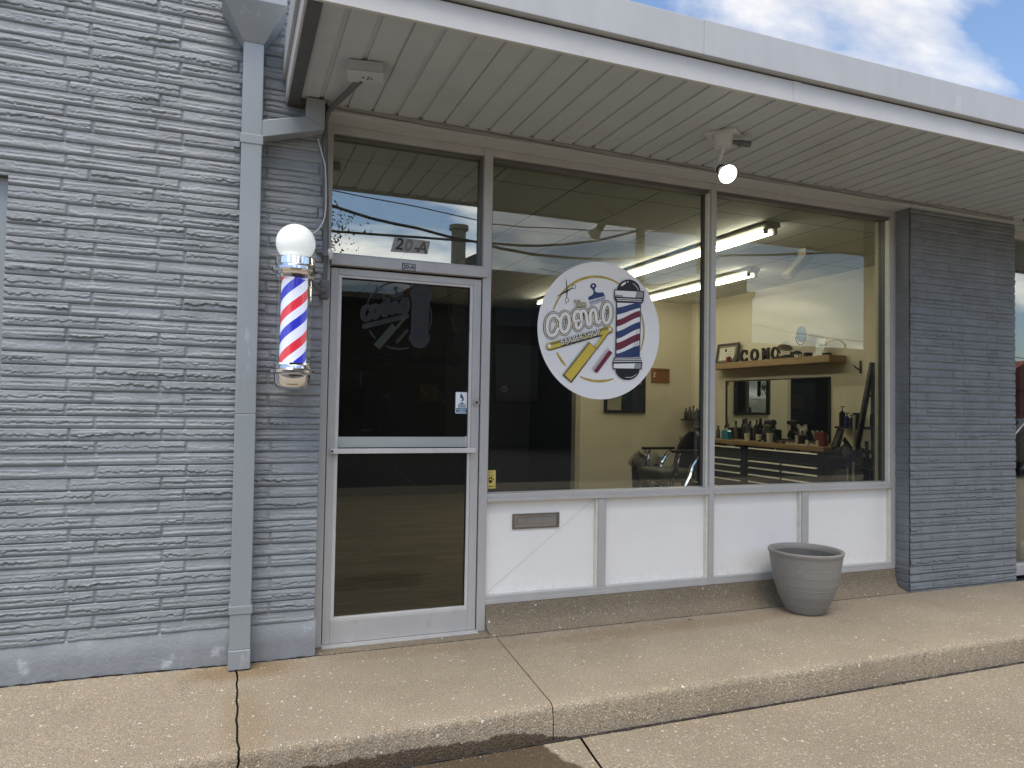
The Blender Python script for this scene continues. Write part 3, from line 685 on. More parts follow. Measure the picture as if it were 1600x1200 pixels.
# ------------------------------------------------------------------ downspout
DX0, DX1, DYF = -.487, -.385, -.232
ds = thing('downspout', 'tall rectangular painted downspout between brick wall and barber pole', 'downspout', (-.436, -.18, 0))
b = MB()
def rect_tube(mb, pts, w, d):   # pts: centre points in XZ at constant y range
    pass
def frus(mb, xa0, xa1, z0, xb0, xb1, z1, y0, y1, y2=None, y3=None):
    y2 = y0 if y2 is None else y2; y3 = y1 if y3 is None else y3
    mb.hexa([(xa0, y0, z0), (xa1, y0, z0), (xa1, y1, z0), (xa0, y1, z0)], [(xb0, y2, z1), (xb1, y2, z1), (xb1, y3, z1), (xb0, y3, z1)])
frus(b, -.4815, -.3800, .105, -.4865, -.3850, 1.30, DYF, WY - .012)
frus(b, -.4868, -.3853, 1.3004, -.4965, -.3950, 3.235, DYF - .0005, WY - .012)
b.build('pipe', M_SPOUT, ds, bevel=.004)
b = MB(); frus(b, -.4835, -.378, .006, -.4838, -.3783, .1046, DYF - .006, WY - .014); b.build('boot', M_SPOUT, ds, bevel=.004)
b = MB(); frus(b, -.4875, -.375, .285, -.4875, -.375, .325, DYF - .004, WY - .004); b.build('strap', M_SPOUT, ds, bevel=.002)
b = MB(); frus(b, -.500, -.387, 2.70, -.500, -.387, 2.748, DYF - .004, WY - .004); b.box(-.530, -.500, WY - .022, WY - .004, 2.70, 2.73); b.build('strap', M_SPOUT, ds, bevel=.002)
hd = MB(); frus(hd, -.4975, -.394, 3.228, -.605, -.292, 3.395, DYF - .004, WY - .012, -.345, WY - .012); frus(hd, -.605, -.292, 3.3953, -.607, -.290, 3.80, -.345, WY - .012)
hd.build('conductor_head', M_SPOUT, ds, bevel=.003)
# branch from the canopy gutter
br = MB()
y0, y1 = -.232, -.140
br.prism([(-.176, y0, 2.992), (-.176, y0, 2.888), (-.078, y0, 2.832), (-.078, y0, 2.992)], (0, y1 - y0, 0))
br.prism([(-.1762, y0 - .001, 2.8875), (-.393, y0 - .001, 2.832), (-.393, y0 - .001, 2.742), (-.0785, y0 - .001, 2.8315)], (0, y1 - y0, 0))
br.build('branch', M_SPOUT, ds, bevel=.003)

# ------------------------------------------------------------------ conduit and junction box
jb = thing('junction_box', 'off-white electrical box on soffit above the door', 'electrical box', (.05, -.69, SZ))
b = MB(); b.prism([(-.035, -.745, SZ - .058), (.125, -.775, SZ - .058), (.148, -.660, SZ - .058), (-.012, -.630, SZ - .058)], (0, 0, .056)); b.build('box_body', M_SOFFIT, jb, bevel=.008)
b = MB(); b.prism([(-.042, -.748, SZ - .062), (.128, -.780, SZ - .062), (.153, -.657, SZ - .062), (-.016, -.626, SZ - .062)], (0, 0, .005)); b.build('cover_plate', M_SOFFIT, jb, bevel=.002)
b = MB()
for q in ((.045, -.70), (.07, -.712), (.068, -.69), (.085, -.70)): b.cyl((q[0], q[1], SZ - .0625), (q[0], q[1], SZ - .0635), .006, n=8)
b.build('knockout_hole', M_GASK, jb)
cdm = thing('conduit', 'painted metal conduit running down the jamb beside the barber pole', 'conduit', (-.05, -.09, 1.9))
b = MB()
def bez(a, b_, c_, n=8): return [Vector(a) * (1 - t) ** 2 + Vector(b_) * 2 * t * (1 - t) + Vector(c_) * t * t for t in [i / n for i in range(n + 1)]]
run = [(.045, -.655, SZ - .050), (-.035, -.24, SZ - .035)] + bez((-.045, -.20, SZ - .034), (-.064, -.15, SZ - .04), (-.066, -.145, SZ - .12)) + [(-.064, -.145, 2.75), (-.050, -.145, 2.4)]
run += bez((-.046, -.145, 2.20), (-.046, -.145, 2.17), (-.046, -.120, 2.13), 4) + [(-.046, -.118, 2.02)]
b.tube(run, .0155, n=12); b.build('pipe', M_CONDUIT, cdm, smooth=True)
b = MB(); b.box(-.072, -.022, -.160, -.075, 1.935, 2.035); b.build('fitting', M_CONDUIT, cdm, bevel=.006)
b = MB(); b.cyl((-.046, -.145, 2.205), (-.046, -.145, 2.165), .019, n=14); b.cyl((-.095, -.14, 2.187), (-.046, -.145, 2.187), .010, n=10); b.build('coupling', M_CONDUIT, cdm, smooth=True)
b = MB(); b.tube(bez((-.030, -.15, 2.20), (-.018, -.16, 2.19), (-.020, -.150, 2.15), 5), [.012, .014, .016, .014, .012, .008], n=8); b.build('caulk_blob', mat('silvery_caulk', (.62, .62, .6), rough=.4), cdm, smooth=True)
b = MB(); b.tube(bez((-.048, -.16, 1.985), (-.075, -.24, 1.93), (-.16, -.30, 2.035), 10), .0135, n=10); b.build('elbow', M_CONDUIT, cdm, smooth=True)
wr = MB(); wr.tube(bez((-.105, -.17, 2.80), (-.09, -.18, 2.74), (-.063, -.165, 2.66), 6) + bez((-.058, -.165, 2.6), (-.052, -.165, 2.50), (-.054, -.165, 2.42), 4) + bez((-.058, -.167, 2.38), (-.07, -.175, 2.31), (-.125, -.19, 2.27), 6), .0035, n=6)
tag(wr.build('loose_cable', mat('pale_cable', (.55, .55, .54), rough=.5), smooth=True), 'thin pale cable hanging loose beside the door jamb', 'cable')

# ------------------------------------------------------------------ barber pole
bp = thing('barber_pole', 'chrome wall barber pole with white globe and red white blue stripes', 'barber pole', (-.216, -.30, 1.42))
BX, BY = -.216, -.30
pa = on_plane(461, 380, 1, BY); # globe centre reference
def px_z(py): return on_plane(459, py, 1, BY).z
gz = px_z(380); gr = .099
b = MB(); b.lathe([(gr * math.sin(a), gr * -math.cos(a)) for a in [PI * i / 24 for i in range(1, 24)]], (-.216, BY, gz), n=40); b.build('globe', mat('globe_opal', (.86, .88, .87), rough=.25, var=0, emit=.22, emitcol=(.92, 1, .98)), bp, smooth=True, angle=80)
def zrel(y): return px_z(y)
top = [(0.0798, zrel(437)), (0.0946, zrel(437)), (0.0969, zrel(432)), (0.0912, zrel(430)), (0.0935, zrel(428)), (0.1072, zrel(427)), (0.1151, zrel(424)), (0.1129, zrel(420)), (0.0980, zrel(418)), (0.0958, zrel(416)), (0.0992, zrel(415)), (0.0992, zrel(405)), (0.0946, zrel(403.5)), (0.0570, zrel(403)), (0.0524, zrel(401))]
b = MB(); b.lathe([(r, z) for r, z in top], (BX, BY, 0), n=48); b.build('top_cap', M_CHROME, bp, smooth=True, angle=35)
bot = [(0.0342, zrel(609)), (0.0627, zrel(608)), (0.0821, zrel(604)), (0.0901, zrel(598)), (0.0912, zrel(586)), (0.1026, zrel(585)), (0.1106, zrel(583)), (0.1117, zrel(579)), (0.1049, zrel(577)), (0.0912, zrel(576)), (0.0889, zrel(573)), (0.0946, zrel(571)), (0.0946, zrel(568)), (0.0798, zrel(567))]
b = MB(); b.lathe(bot, (BX, BY, 0), n=48); b.build('bottom_cap', M_CHROME, bp, smooth=True, angle=35)
b = MB(); b.lathe([(.087, zrel(567.5)), (.087, zrel(436.5))], (BX, BY, 0), n=48, caps=False); b.build('glass_cylinder', G_TUBE, bp, smooth=True)
sm = bpy.data.materials.new('barber_stripes'); sm.use_nodes = True; t = sm.node_tree; l = t.links.new; p = t.nodes['Principled BSDF']; p.inputs['Roughness'].default_value = .3
tcn = t.nodes.new('ShaderNodeTexCoord'); sp = t.nodes.new('ShaderNodeSeparateXYZ'); l(tcn.outputs['Object'], sp.inputs[0])
ang = MATH(t, 'ARCTAN2', sp.outputs[0], MATH(t, 'MULTIPLY', sp.outputs[1], -1.))      # 0 at the front, seam at the back
PER = .214
ph = MATH(t, 'SUBTRACT', sp.outputs[2], MATH(t, 'MULTIPLY', ang, .170 / PI))
ph = MATH(t, 'FRACT', MATH(t, 'ADD', MATH(t, 'DIVIDE', ph, PER), 10.06))
crp = t.nodes.new('ShaderNodeValToRGB'); crp.color_ramp.interpolation = 'CONSTANT'; e = crp.color_ramp.elements
e[0].position = 0; e[0].color = (.72, .03, .05, 1); e[1].position = .25; e[1].color = (.78, .80, .95, 1)
for pos, col in ((.52, (.03, .03, .52, 1)), (.77, (.78, .80, .95, 1))): q = e.new(pos); q.color = col
l(ph, crp.inputs[0]); l(crp.outputs[0], p.inputs['Base Color']); l(crp.outputs[0], p.inputs['Emission Color']); p.inputs['Emission Strength'].default_value = .30
b = MB(); b.lathe([(.0665, zrel(567)), (.0665, zrel(438))], (BX, BY, 0), n=48); b.build('striped_cylinder', sm, bp, smooth=True, angle=40)
b = MB(); b.box(BX - .04, BX + .04, BY + .075, WY - .012, zrel(426), zrel(414)); b.box(BX - .04, BX + .04, BY + .075, WY - .012, zrel(584), zrel(574)); b.pieces('wall_bracket', M_CHROME, bp)

# ------------------------------------------------------------------ flood lamp under the canopy
fl = thing('flood_lamp', 'lit white flood bulb hanging from round soffit mount', 'outdoor lamp', (2.15, -.70, SZ))
b = MB(); b.prism([(2.045, -.66, SZ - .016), (2.165, -.80, SZ - .016), (2.30, -.70, SZ - .016), (2.18, -.56, SZ - .016)], (0, 0, .0155)); b.build('mounting_plate', M_LAMPW, fl, bevel=.003)
b = MB(); b.lathe([(.050, -.085), (.055, -.07), (.056, -.045), (.057, -.043), (.060, -.02), (.060, -.0165)], (2.15, -.70, SZ), n=28); b.build('mount_body', M_LAMPW, fl, smooth=True, angle=35)
bc = on_plane(1137, 272, 1, -.74); axis = (Vector((-.16, -.78, -.52))).normalized(); Sx = bc - axis * .105
b = MB(); b.tube([(2.152, -.70, SZ - .084), Vector((2.152, -.70, SZ - .11)), Sx - axis * .055], [.010, .010, .012], n=10); b.cyl(Sx - axis * .06, Sx, .024, .028, n=18); b.build('socket', M_LAMPW, fl, smooth=True)
b = MB(); b.cyl(Sx, Sx + axis * .022, .030, .032, n=20); b.build('collar', M_GASK, fl, smooth=True)
def cone_rings(p, ax, prof, n=28):
    x = ax.cross(Vector((0, 0, 1))).normalized(); y = ax.cross(x).normalized()
    return [[p + ax * h + (x * math.cos(2 * PI * k / n) + y * math.sin(2 * PI * k / n)) * r for k in range(n)] for r, h in prof]
b = MB(); b.ring_tube(cone_rings(Sx, axis, [(.024, .022), (.030, .045), (.042, .075), (.053, .100), (.054, .108)])); bu = b.build('bulb', mat('bulb_glass_side', (.8, .8, .75), rough=.25, emit=.12, emitcol=(1, .95, .8)), fl, smooth=True)
b = MB(); b.ring_tube(cone_rings(Sx, axis, [(.0535, .1085), (.048, .114), (.030, .119), (.003, .121)])); b.build('bulb_face', M_BULB, bu, smooth=True)
b = MB(); b.cyl((2.20, -.715, SZ - .055), (2.245, -.730, SZ - .058), .014, n=12); b.box(2.24, 2.275, -.75, -.715, SZ - .075, SZ - .045); b.cyl((2.275, -.732, SZ - .06), (2.315, -.742, SZ - .06), .018, .020, n=14); b.build('side_sensor', M_CONDUIT, fl, bevel=.002)

# ------------------------------------------------------------------ planter
pt_ = thing('planter', 'empty taupe ribbed resin planter on the concrete by the panels', 'planter', (3.19, -.285, 0))
PC = (3.185, -.285, 0)
rp = [(.112, 0.), (.122, .003), (.127, .012)]
_kn = [(0., .128), (.12, .152), (.3, .182), (.5, .205), (.7, .220), (.85, .228), (1., .236)]
for i in range(1, 130):
    t_ = i / 130
    r = float(np.interp(t_, [k[0] for k in _kn], [k[1] for k in _kn])); z = .012 + t_ * .375
    rp.append((r + .0009 * math.sin(i * 1.9) * (.6 + .4 * math.sin(i * .37)) + .0005 * math.sin(i * 2.9), z))
rp += [(.2385, .392), (.243, .402), (.2455, .413), (.244, .420), (.238, .423), (.228, .421), (.220, .404), (.217, .388)]
b = MB(); b.lathe(rp, PC, n=72, caps=False); b.add([(PC[0] + .112 * math.cos(2 * PI * k / 72), PC[1] + .112 * math.sin(2 * PI * k / 72), .001) for k in range(72)], [tuple(range(72))[::-1]])
b.build('pot', M_POT, pt_, smooth=True, angle=60)
b = MB(); b.lathe([(.2172, .3875), (.210, .386), (.208, .376), (.195, .28)], PC, n=60, caps=False); b.build('inner_wall', M_POTIN, pt_, smooth=True)
b = MB()
v = [(PC[0], PC[1], .322)]
for j in range(1, 13):
    for k in range(48): rr = .200 * j / 12; v.append((PC[0] + rr * math.cos(2 * PI * k / 48), PC[1] + rr * math.sin(2 * PI * k / 48), (.320 + .008 * math.sin(j * 3.1 + k * .9) * math.sin(k * 1.7))))
f = [(0, 1 + k, 1 + (k + 1) % 48) for k in range(48)] + [(1 + (j - 1) * 48 + k, 1 + j * 48 + k, 1 + j * 48 + (k + 1) % 48, 1 + (j - 1) * 48 + (k + 1) % 48) for j in range(1, 12) for k in range(48)]
b.add(v, f); b.build('soil', M_SOIL, pt_)
# ------------------------------------------------------------------ window decal
GY = .0878
def D(u, v):                       # traced drawing units -> (x, z) on the window pane
    p = on_plane(820 + u / 4.615, 380 + v / 4.615, 1, GY); return (p.x, p.z)
def DP(*pts): return [D(*p) for p in pts]
def logo(parent, xf, ybase, mats, disc=True, skip=()):
    """the drawing on the round sticker; xf maps sticker x,z to the target pane"""
    W_, B_, G_, Y_, O_, NV, MR, GR = mats
    step = .0007
    def lay(name, k, m, fn):
        mb = MB(); fn(mb); mb.v = [(lambda q: (q[0], ybase - k * step + p[1], q[1]))(xf(p[0], p[2])) for p in mb.v]
        return mb.pieces(name, m, parent) if name in ('pole_ring', 'pole_shade', 'dome_highlight', 'gold_ring', 'rivet', 'scissors', 'lettering_curl', 'pole_hatching') else mb.build(name, m, parent)
    if disc:
        mb = MB(); cx, cz, r = 1.780, 1.879, .459
        mb.prism([(cx + r * math.cos(2 * PI * k / 96), ybase, cz + r * math.sin(2 * PI * k / 96)) for k in range(96)], (0, -.0008, 0)); mb.build('disc', W_, parent)
        ybase = ybase - .0009
    def ring(mb):
        cx, cz, r = 1.7645, 1.890, .349
        def arc(a0, a1, w0=.017):
            n = 40; pts = [(a0 + (a1 - a0) * i / n) for i in range(n + 1)]
            for i in range(n):
                ws = [w0 * (.35 + .65 * math.sin(PI * min(1, max(0, (j) / n))) ** .5) / 2 for j in (i, i + 1)]
                q = [(cx + (r + s * w) * math.cos(a), cz + (r + s * w) * math.sin(a)) for s, w, a in ((-1, ws[0], pts[i]), (1, ws[0], pts[i]), (1, ws[1], pts[i + 1]), (-1, ws[1], pts[i + 1]))]
                mb.flat(q, 0)
        arc(math.radians(163), math.radians(62)); arc(math.radians(22), math.radians(-22), .013)
        arc(math.radians(-70), math.radians(-113)); arc(math.radians(-133), math.radians(-151))
    lay('gold_ring', 1, G_, ring)
    def sciss(mb):
        w = .0032
        mb.flat(DP((293, 243), (303, 290), (309, 352), (303, 396), (298, 396), (300, 345), (296, 290)), 0)
        mb.flat(DP((220, 387), (262, 362), (300, 340), (342, 318), (345, 325), (305, 352), (262, 372)), 0)
        for cx, cy in ((304, 411), (353, 315)):
            mb.stroke([D(cx + 13 * math.cos(k * PI / 8), cy + 15 * math.sin(k * PI / 8)) for k in range(16)], w * 1.1, 0, closed=True)
        mb.stroke(DP((298, 425), (294, 440)), w, 0)
    lay('scissors', 2, B_, sciss)
    def pick(mb):
        mb.flat(DP((470, 312), (474, 298), (484, 290), (496, 288), (508, 292), (514, 300), (515, 312), (508, 324), (503, 334), (505, 344), (513, 352), (528, 357), (562, 354), (568, 360), (575, 382), (461, 412), (456, 396), (458, 388), (482, 376), (492, 366), (494, 352), (490, 338), (480, 326), (472, 320)), 0)
        for i in range(13):
            u = 465 + i * 9; v = 420 - i * 3.0
            mb.flat(DP((u, v), (u + 5, v - 1.5), (u + 7 + (i % 2), v + 34), (u + 5, v + 34)), 0)
    lay('hair_pick', 2, NV, pick)
    lay('pick_highlight', 3, W_, lambda mb: (mb.flat([D(492 + 6 * math.cos(k * PI / 6), 308 + 7 * math.sin(k * PI / 6)) for k in range(12)], 0), mb.flat(DP((462, 416), (574, 383), (575, 387), (463, 420)), 0)))
    C1 = [(242, 548), (226, 528), (205, 520), (183, 530), (165, 556), (158, 600), (162, 640), (180, 664), (202, 664), (222, 648), (236, 618)]
    C1b = [(196, 560), (210, 575), (218, 560), (205, 545)]
    O1 = [(285 + 32 * math.cos(a) * 1.0 + 4 * math.sin(a), 575 - 66 * math.sin(a)) for a in [k * PI / 10 for k in range(20)]]
    M1 = [(392, 566), (378, 560), (366, 575), (368, 604), (382, 614), (398, 598), (404, 556), (402, 510), (412, 490), (430, 492), (440, 520), (447, 575), (458, 590), (470, 575), (468, 520), (478, 488), (498, 482), (508, 508), (514, 560), (524, 576), (540, 560)]
    M0 = [(402, 510), (385, 492), (362, 500), (350, 530), (352, 560)]
    O2 = [(588 + 28 * math.cos(a) + 4 * math.sin(a), 508 - 68 * math.sin(a)) for a in [k * PI / 10 for k in range(20)]]
    cur1 = [(276, 560), (284, 545), (297, 552), (300, 570), (290, 582), (280, 574)]
    cur2 = [(574, 492), (582, 478), (595, 484), (598, 500), (588, 512), (578, 506)]
    U = .00094
    def letters(w):
        def f(mb):
            for pth, cl in ((C1, 0), (O1, 1), (M0, 0), (M1, 0), (O2, 1)): mb.stroke(DP(*pth), w * U, 0, closed=bool(cl))
        return f
    lay('lettering_shadow', 4, B_, lambda mb: [letters(57)(mb)] and None)
    lay('lettering_halo', 5, O_, letters(52)); lay('lettering_body', 6, W_, letters(46))
    lay('lettering_line', 7, O_, letters(36)); lay('lettering_line', 8, B_, letters(33)); lay('lettering_line', 9, G_ if disc else B_, letters(28)); lay('lettering_fill', 10, W_, letters(22))
    def curls(mb):
        for c_ in (cur1, cur2, C1b): mb.stroke(DP(*c_), 3.5 * U, 0)
        mb.stroke(DP((370, 575), (384, 568), (392, 582), (384, 594)), 3.5 * U, 0)
    lay('lettering_curl', 11, O_, curls)
    def bar(k, w, du=0, dv=0):
        return lambda mb: mb.stroke(DP((172 + du, 743 + dv), (605 + du, 621 + dv)), w * U, 0)
    lay('razor_handle', 12, B_, lambda mb: (bar(0, 52, 2, 4)(mb), mb.flat(DP((565, 662), (600, 655), (516, 768), (494, 750)), 0)))
    lay('razor_handle', 13, Y_, lambda mb: (bar(0, 46)(mb), mb.flat(DP((560, 655), (597, 648), (512, 762), (498, 746)), 0)))
    lay('razor_handle', 14, O_, lambda mb: mb.stroke(DP((185, 727), (590, 614)), 17 * U, 0))
    lay('razor_blade', 12.5, B_, lambda mb: mb.flat(DP((457, 710), (514, 766), (332, 1008), (268, 952)), 0))
    lay('razor_blade', 13.5, Y_, lambda mb: mb.flat(DP((462, 718), (508, 764), (328, 996), (280, 948)), 0))
    lay('razor_blade', 14.5, O_, lambda mb: mb.flat(DP((455, 712), (466, 722), (284, 950), (272, 950)), 0))
    def dots(mb):
        for (u, v, r_) in ((173, 742, 12), (607, 622, 9)): mb.flat([D(u + r_ * math.cos(k * PI / 8), v + r_ * 1.15 * math.sin(k * PI / 8)) for k in range(16)], 0)
    lay('rivet', 15, W_, dots)
    cx, cz = D(398, 680); a_ = D(240, 722); b_ = D(550, 638); rot = math.atan2(b_[1] - a_[1], b_[0] - a_[0])
    lay('barber_shop_text', 16, B_, lambda mb: add_text(mb, 'BARBER SHOP', cx + .001, cz - .001, .055, 0, rot=rot, sx=.86, sz=1.02, bold=.0035, spacing=1.02))
    lay('barber_shop_text', 17, W_, lambda mb: add_text(mb, 'BARBER SHOP', cx - .001, cz + .001, .055, 0, rot=rot, sx=.86, sz=1.02, bold=.0002, spacing=1.02))
    cx2, cz2 = D(395, 440)
    lay('the_text', 16, O_, lambda mb: add_text(mb, 'The', cx2, cz2, .056, 0, rot=.06, bold=.004, spacing=.95))
    lay('the_text', 17, W_, lambda mb: add_text(mb, 'The', cx2, cz2, .056, 0, rot=.06, bold=-.0008, spacing=.95))
    def comb(mb):
        mb.flat(DP((604, 772), (628, 790), (516, 938), (494, 922)), 0)
        for i in range(17):
            t_ = i / 16; a0 = (604 - 110 * t_, 772 + 150 * t_); a1 = (588 - 110 * t_, 752 + 150 * t_)
            mb.stroke(DP(a0, a1), 2.6 * U, 0)
    lay('comb', 12, MR, comb)
    # the drawn barber pole
    lay('pole_outline', 12, B_, lambda mb: (mb.flat(DP((655, 425), (834, 432), (824, 830), (648, 826)), 0),
        mb.flat(DP(*[(744 + 84 * math.cos(a), 345 - 82 * math.sin(a)) for a in [k * PI / 16 for k in range(17)]]), 0),
        mb.flat(DP((640, 334), (858, 346), (852, 418), (838, 438), (655, 428), (640, 402)), 0),
        mb.flat(DP((640, 822), (826, 818), (842, 856), (838, 912), (630, 910), (628, 860)), 0),
        mb.flat(DP(*[(736 + 88 * math.cos(a), 905 + 82 * math.sin(a)) for a in [k * PI / 16 for k in range(17)]]), 0)))
    lay('pole_body', 13, W_, lambda mb: (mb.flat(DP((662, 430), (828, 436), (818, 822), (655, 818)), 0), mb.flat(DP((646, 342), (850, 352), (846, 396), (648, 386)), 0),
        mb.flat(DP((636, 870), (834, 866), (830, 905), (636, 902)), 0)))
    lay('pole_shade', 14, GR, lambda mb: (mb.flat(DP((800, 350), (850, 352), (846, 396), (790, 393)), 0), mb.flat(DP((790, 868), (834, 866), (830, 905), (780, 904)), 0), mb.flat(DP((650, 372), (700, 376), (700, 390), (650, 386)), 0)))
    def rings(mb):
        for (p0, p1) in (((656, 400), (840, 409)), ((660, 412), (836, 421)), ((648, 830), (824, 828)), ((640, 842), (832, 840)), ((636, 854), (836, 852))): mb.stroke(DP(p0, p1), 5 * U, 0)
    lay('pole_ring', 14.2, W_, rings)
    lay('dome_highlight', 14, W_, lambda mb: (mb.flat([D(706 + 18 * math.cos(k * PI / 8) - 6 * math.sin(k * PI / 8), 296 + 13 * math.sin(k * PI / 8) - 8 * math.cos(k * PI / 8)) for k in range(16)], 0), mb.flat([D(737 + 5 * math.cos(k * PI / 5), 281 + 5 * math.sin(k * PI / 5)) for k in range(10)], 0),
        mb.stroke(DP((775, 292), (800, 315), (814, 340)), 4 * U, 0), mb.stroke(DP((720, 968), (765, 966), (800, 945)), 3 * U, 0)))
    def stripe(a, b_):
        def f(mb):
            (l0, l1), (r0, r1) = a, b_; n = 12; tp = []; bt = []
            for i in range(n + 1):
                s = i / n; e = s * s * (3 - 2 * s) * .55 + s * .45; u = 661 + 166 * s - (l0 - 430) * .016
                tp.append(D(u, l0 + (r0 - l0) * e)); bt.append(D(u, l1 + (r1 - l1) * e))
            for i in range(n): mb.flat([tp[i], tp[i + 1], bt[i + 1], bt[i]], 0)
        return f
    for k, (a, b2_) in enumerate((((466, 516), (428, 468)), ((638, 690), (568, 616)), ((798, 822), (738, 820)))): lay('blue_stripe', 14, NV, stripe(a, b2_))
    for k, (a, b2_) in enumerate((((555, 602), (487, 532)), ((720, 775), (652, 702)))): lay('red_stripe', 14, MR, stripe(a, b2_))
    lay('pole_hatching', 15, B_, lambda mb: [mb.stroke(DP((u, v), (u - 2, 822)), 2.5 * U, 0) for u, v in ((773, 740), (786, 690), (798, 640), (810, 590))] and None)

wd = thing('window_sticker', 'large round white barber shop logo sticker with scissors, razor and striped pole', 'window sticker', (1.78, GY, 1.42))
logo(wd, lambda x, z: (x, z), GY, (M_WHITE, M_BLACK, M_GOLD, M_YEL, M_OLIVE, M_NAVY, M_MAROON, M_GREY))
# the same drawing, small and dim, on the dark door glass
def dim(n, c): return mat('dim_' + n, c, rough=.5, var=.05)
dd = thing('door_lettering', 'faint dark shop logo, name and opening days on the door glass', 'door lettering', (.42, .0295, 1.2))
sc_ = .265 / .46 / 1.02; DGY = .0292
dxf = lambda x, z: (.405 + (x - 1.765) * sc_, 1.885 + (z - 1.885) * sc_)
def dimlogo():
    nofill = (dim('grey', (0.0033, 0.0039, 0.0033)), dim('line', (0.0088, 0.0094, 0.0088)), dim('ring', (.014, .014, .012)), dim('green', (.012, .022, .006)), dim('line2', (0.0066, 0.0072, 0.0066)), dim('navy', (0.0044, 0.0055, 0.0110)), dim('maroon', (.011, .006, .007)), dim('grey2', (0.0066, 0.0072, 0.0077)))
    logo(dd, dxf, DGY, nofill, disc=False)
dimlogo()
M_LET = mat('black_lettering', (.004, .004, .005), rough=.9, spec=.1, var=0)
def dtext(s, x, z, size, **k):
    mb = MB(); add_text(mb, s, x, z, size, DGY, **k); return mb.build('text', M_LET, dd)
dtext('The Como Barbershop', .46, 1.632, .066, sx=1.02, bold=.0012)
dtext('Hours of Operation', .43, 1.560, .036)
for i, day in enumerate(('Monday', 'Tuesday', 'Wednesday', 'Thursday', 'Friday', 'Saturday', 'Sunday')):
    mb = MB(); v, f = text_mesh(day, .036); x0 = min(p[0] for p in v); mb.add([(.195 + p[0] - x0, DGY, 1.470 - i * .0445 + p[1]) for p in v], f); mb.build('text', M_LET, dd)
dtext('WALK INS WELCOME', .43, 1.125 + .09, .034)
# scratches in the tint film
sf_m = mat('scratch_grey', (.10, .10, .09), rough=.6)
b = MB()
def scr(pts, r=.0007): b.tube([(on_plane(x, y, 1, DGY).x, DGY, on_plane(x, y, 1, DGY).z) for x, y in pts], r, n=4)
scr([(563, 579), (566, 583), (563, 593), (565, 596), (562, 604)]); scr([(655, 605), (662, 612), (668, 617), (660, 617)]); scr([(676, 607), (682, 609), (688, 615), (690, 622), (696, 632)], .0005)
scr([(697, 452), (699, 468), (703, 492), (716, 525)], .0005); scr([(565, 674), (570, 672), (578, 672)]); scr([(616, 731), (628, 742), (640, 752), (650, 758)], .0004); scr([(601, 617), (606, 621)], .0008)
b.pieces('scratch', sf_m, dd)

# ------------------------------------------------------------------ small stickers and number signs
def signat(name, label, cat, px, plane_y, mats):
    pass
bb = thing('bureau_sticker', 'small blue and white BBB torch sticker low on the door glass', 'sticker', (.803, DGY, 1.31))
def rrect(x0, x1, z0, z1, r, n=5):
    out = []
    for cx, cz, a0 in ((x1 - r, z1 - r, 0), (x0 + r, z1 - r, PI / 2), (x0 + r, z0 + r, PI), (x1 - r, z0 + r, 3 * PI / 2)):
        out += [(cx + r * math.cos(a0 + PI / 2 * k / n), cz + r * math.sin(a0 + PI / 2 * k / n)) for k in range(n + 1)]
    return out
M_BBB = mat('sticker_blue', (.01, .12, .24), rough=.4, var=.02)
x0, x1, z0, z1 = .760, .846, 1.313, 1.447
def lay(name, pts, y, m, parent): mb = MB(); mb.flat(pts, y); return mb.build(name, m, parent)
mb = MB(); mb.prism([(p[0], DGY, p[1]) for p in rrect(x0, x1, z0, z1, .008)], (0, -.001, 0)); mb.build('border', M_BBB, bb)
lay('backing', rrect(x0 + .003, x1 - .003, z0 + .003, z1 - .003, .006), DGY - .0014, M_WHITE, bb)
lay('band', [(x0 + .007, z0 + .007), (x1 - .007, z0 + .007), (x1 - .007, z0 + .035), (x0 + .007, z0 + .035)], DGY - .0018, M_BBB, bb)
cx = (x0 + x1) / 2
mb = MB(); mb.flat([(cx - .006, z1 - .010), (cx + .004, z1 - .022), (cx + .010, z1 - .034), (cx + .002, z1 - .046), (cx - .012, z1 - .034), (cx - .012, z1 - .020)][::1], DGY - .0018)
mb.flat([(cx + .006, z1 - .030), (cx + .014, z1 - .046), (cx + .004, z1 - .060), (cx - .006, z1 - .056), (cx + .004, z1 - .044)], DGY - .0019)
mb.flat([(cx - .017, z1 - .066), (cx + .017, z1 - .066), (cx + .008, z1 - .074), (cx - .008, z1 - .074)], DGY - .0018); mb.build('torch', M_BBB, bb)
mb = MB(); add_text(mb, 'BBB', cx, z0 + .047, .029, DGY - .0018, bold=.0006); mb.build('text', M_BBB, bb)
mb = MB(); add_text(mb, 'ACCREDITED', cx, z0 + .026, .0105, DGY - .0023, bold=.0002); add_text(mb, 'BUSINESS', cx, z0 + .015, .0105, DGY - .0023, bold=.0002); mb.build('text', M_WHITE, bb)

pw = thing('paw_sticker', 'small yellow sticker with black paw print in window corner', 'sticker', (1.008, GY, .85))
x0, x1, z0, z1 = .984, 1.052, .848, .962; M_PAWY = mat('sticker_yellow', (.72, .56, .16), rough=.4, var=.04)
mb = MB(); mb.prism([(x0, GY, z0), (x1, GY, z0), (x1, GY, z1), (x0, GY, z1)], (0, -.001, 0)); mb.build('backing', M_PAWY, pw)
mb = MB(); cx, cz = (x0 + x1) / 2, z0 + .052
def blob(cx, cz, rx, rz, y): mb.flat([(cx + rx * math.cos(k * PI / 8), cz + rz * math.sin(k * PI / 8)) for k in range(16)], y)
blob(cx, cz - .008, .0125, .010, GY - .0015); blob(cx - .017, cz + .004, .005, .0065, GY - .0015); blob(cx + .017, cz + .004, .005, .0065, GY - .0015); blob(cx - .0065, cz + .014, .0052, .0075, GY - .0015); blob(cx + .0065, cz + .014, .0052, .0075, GY - .0015)
mb.build('paw_print', M_BLACK, pw)
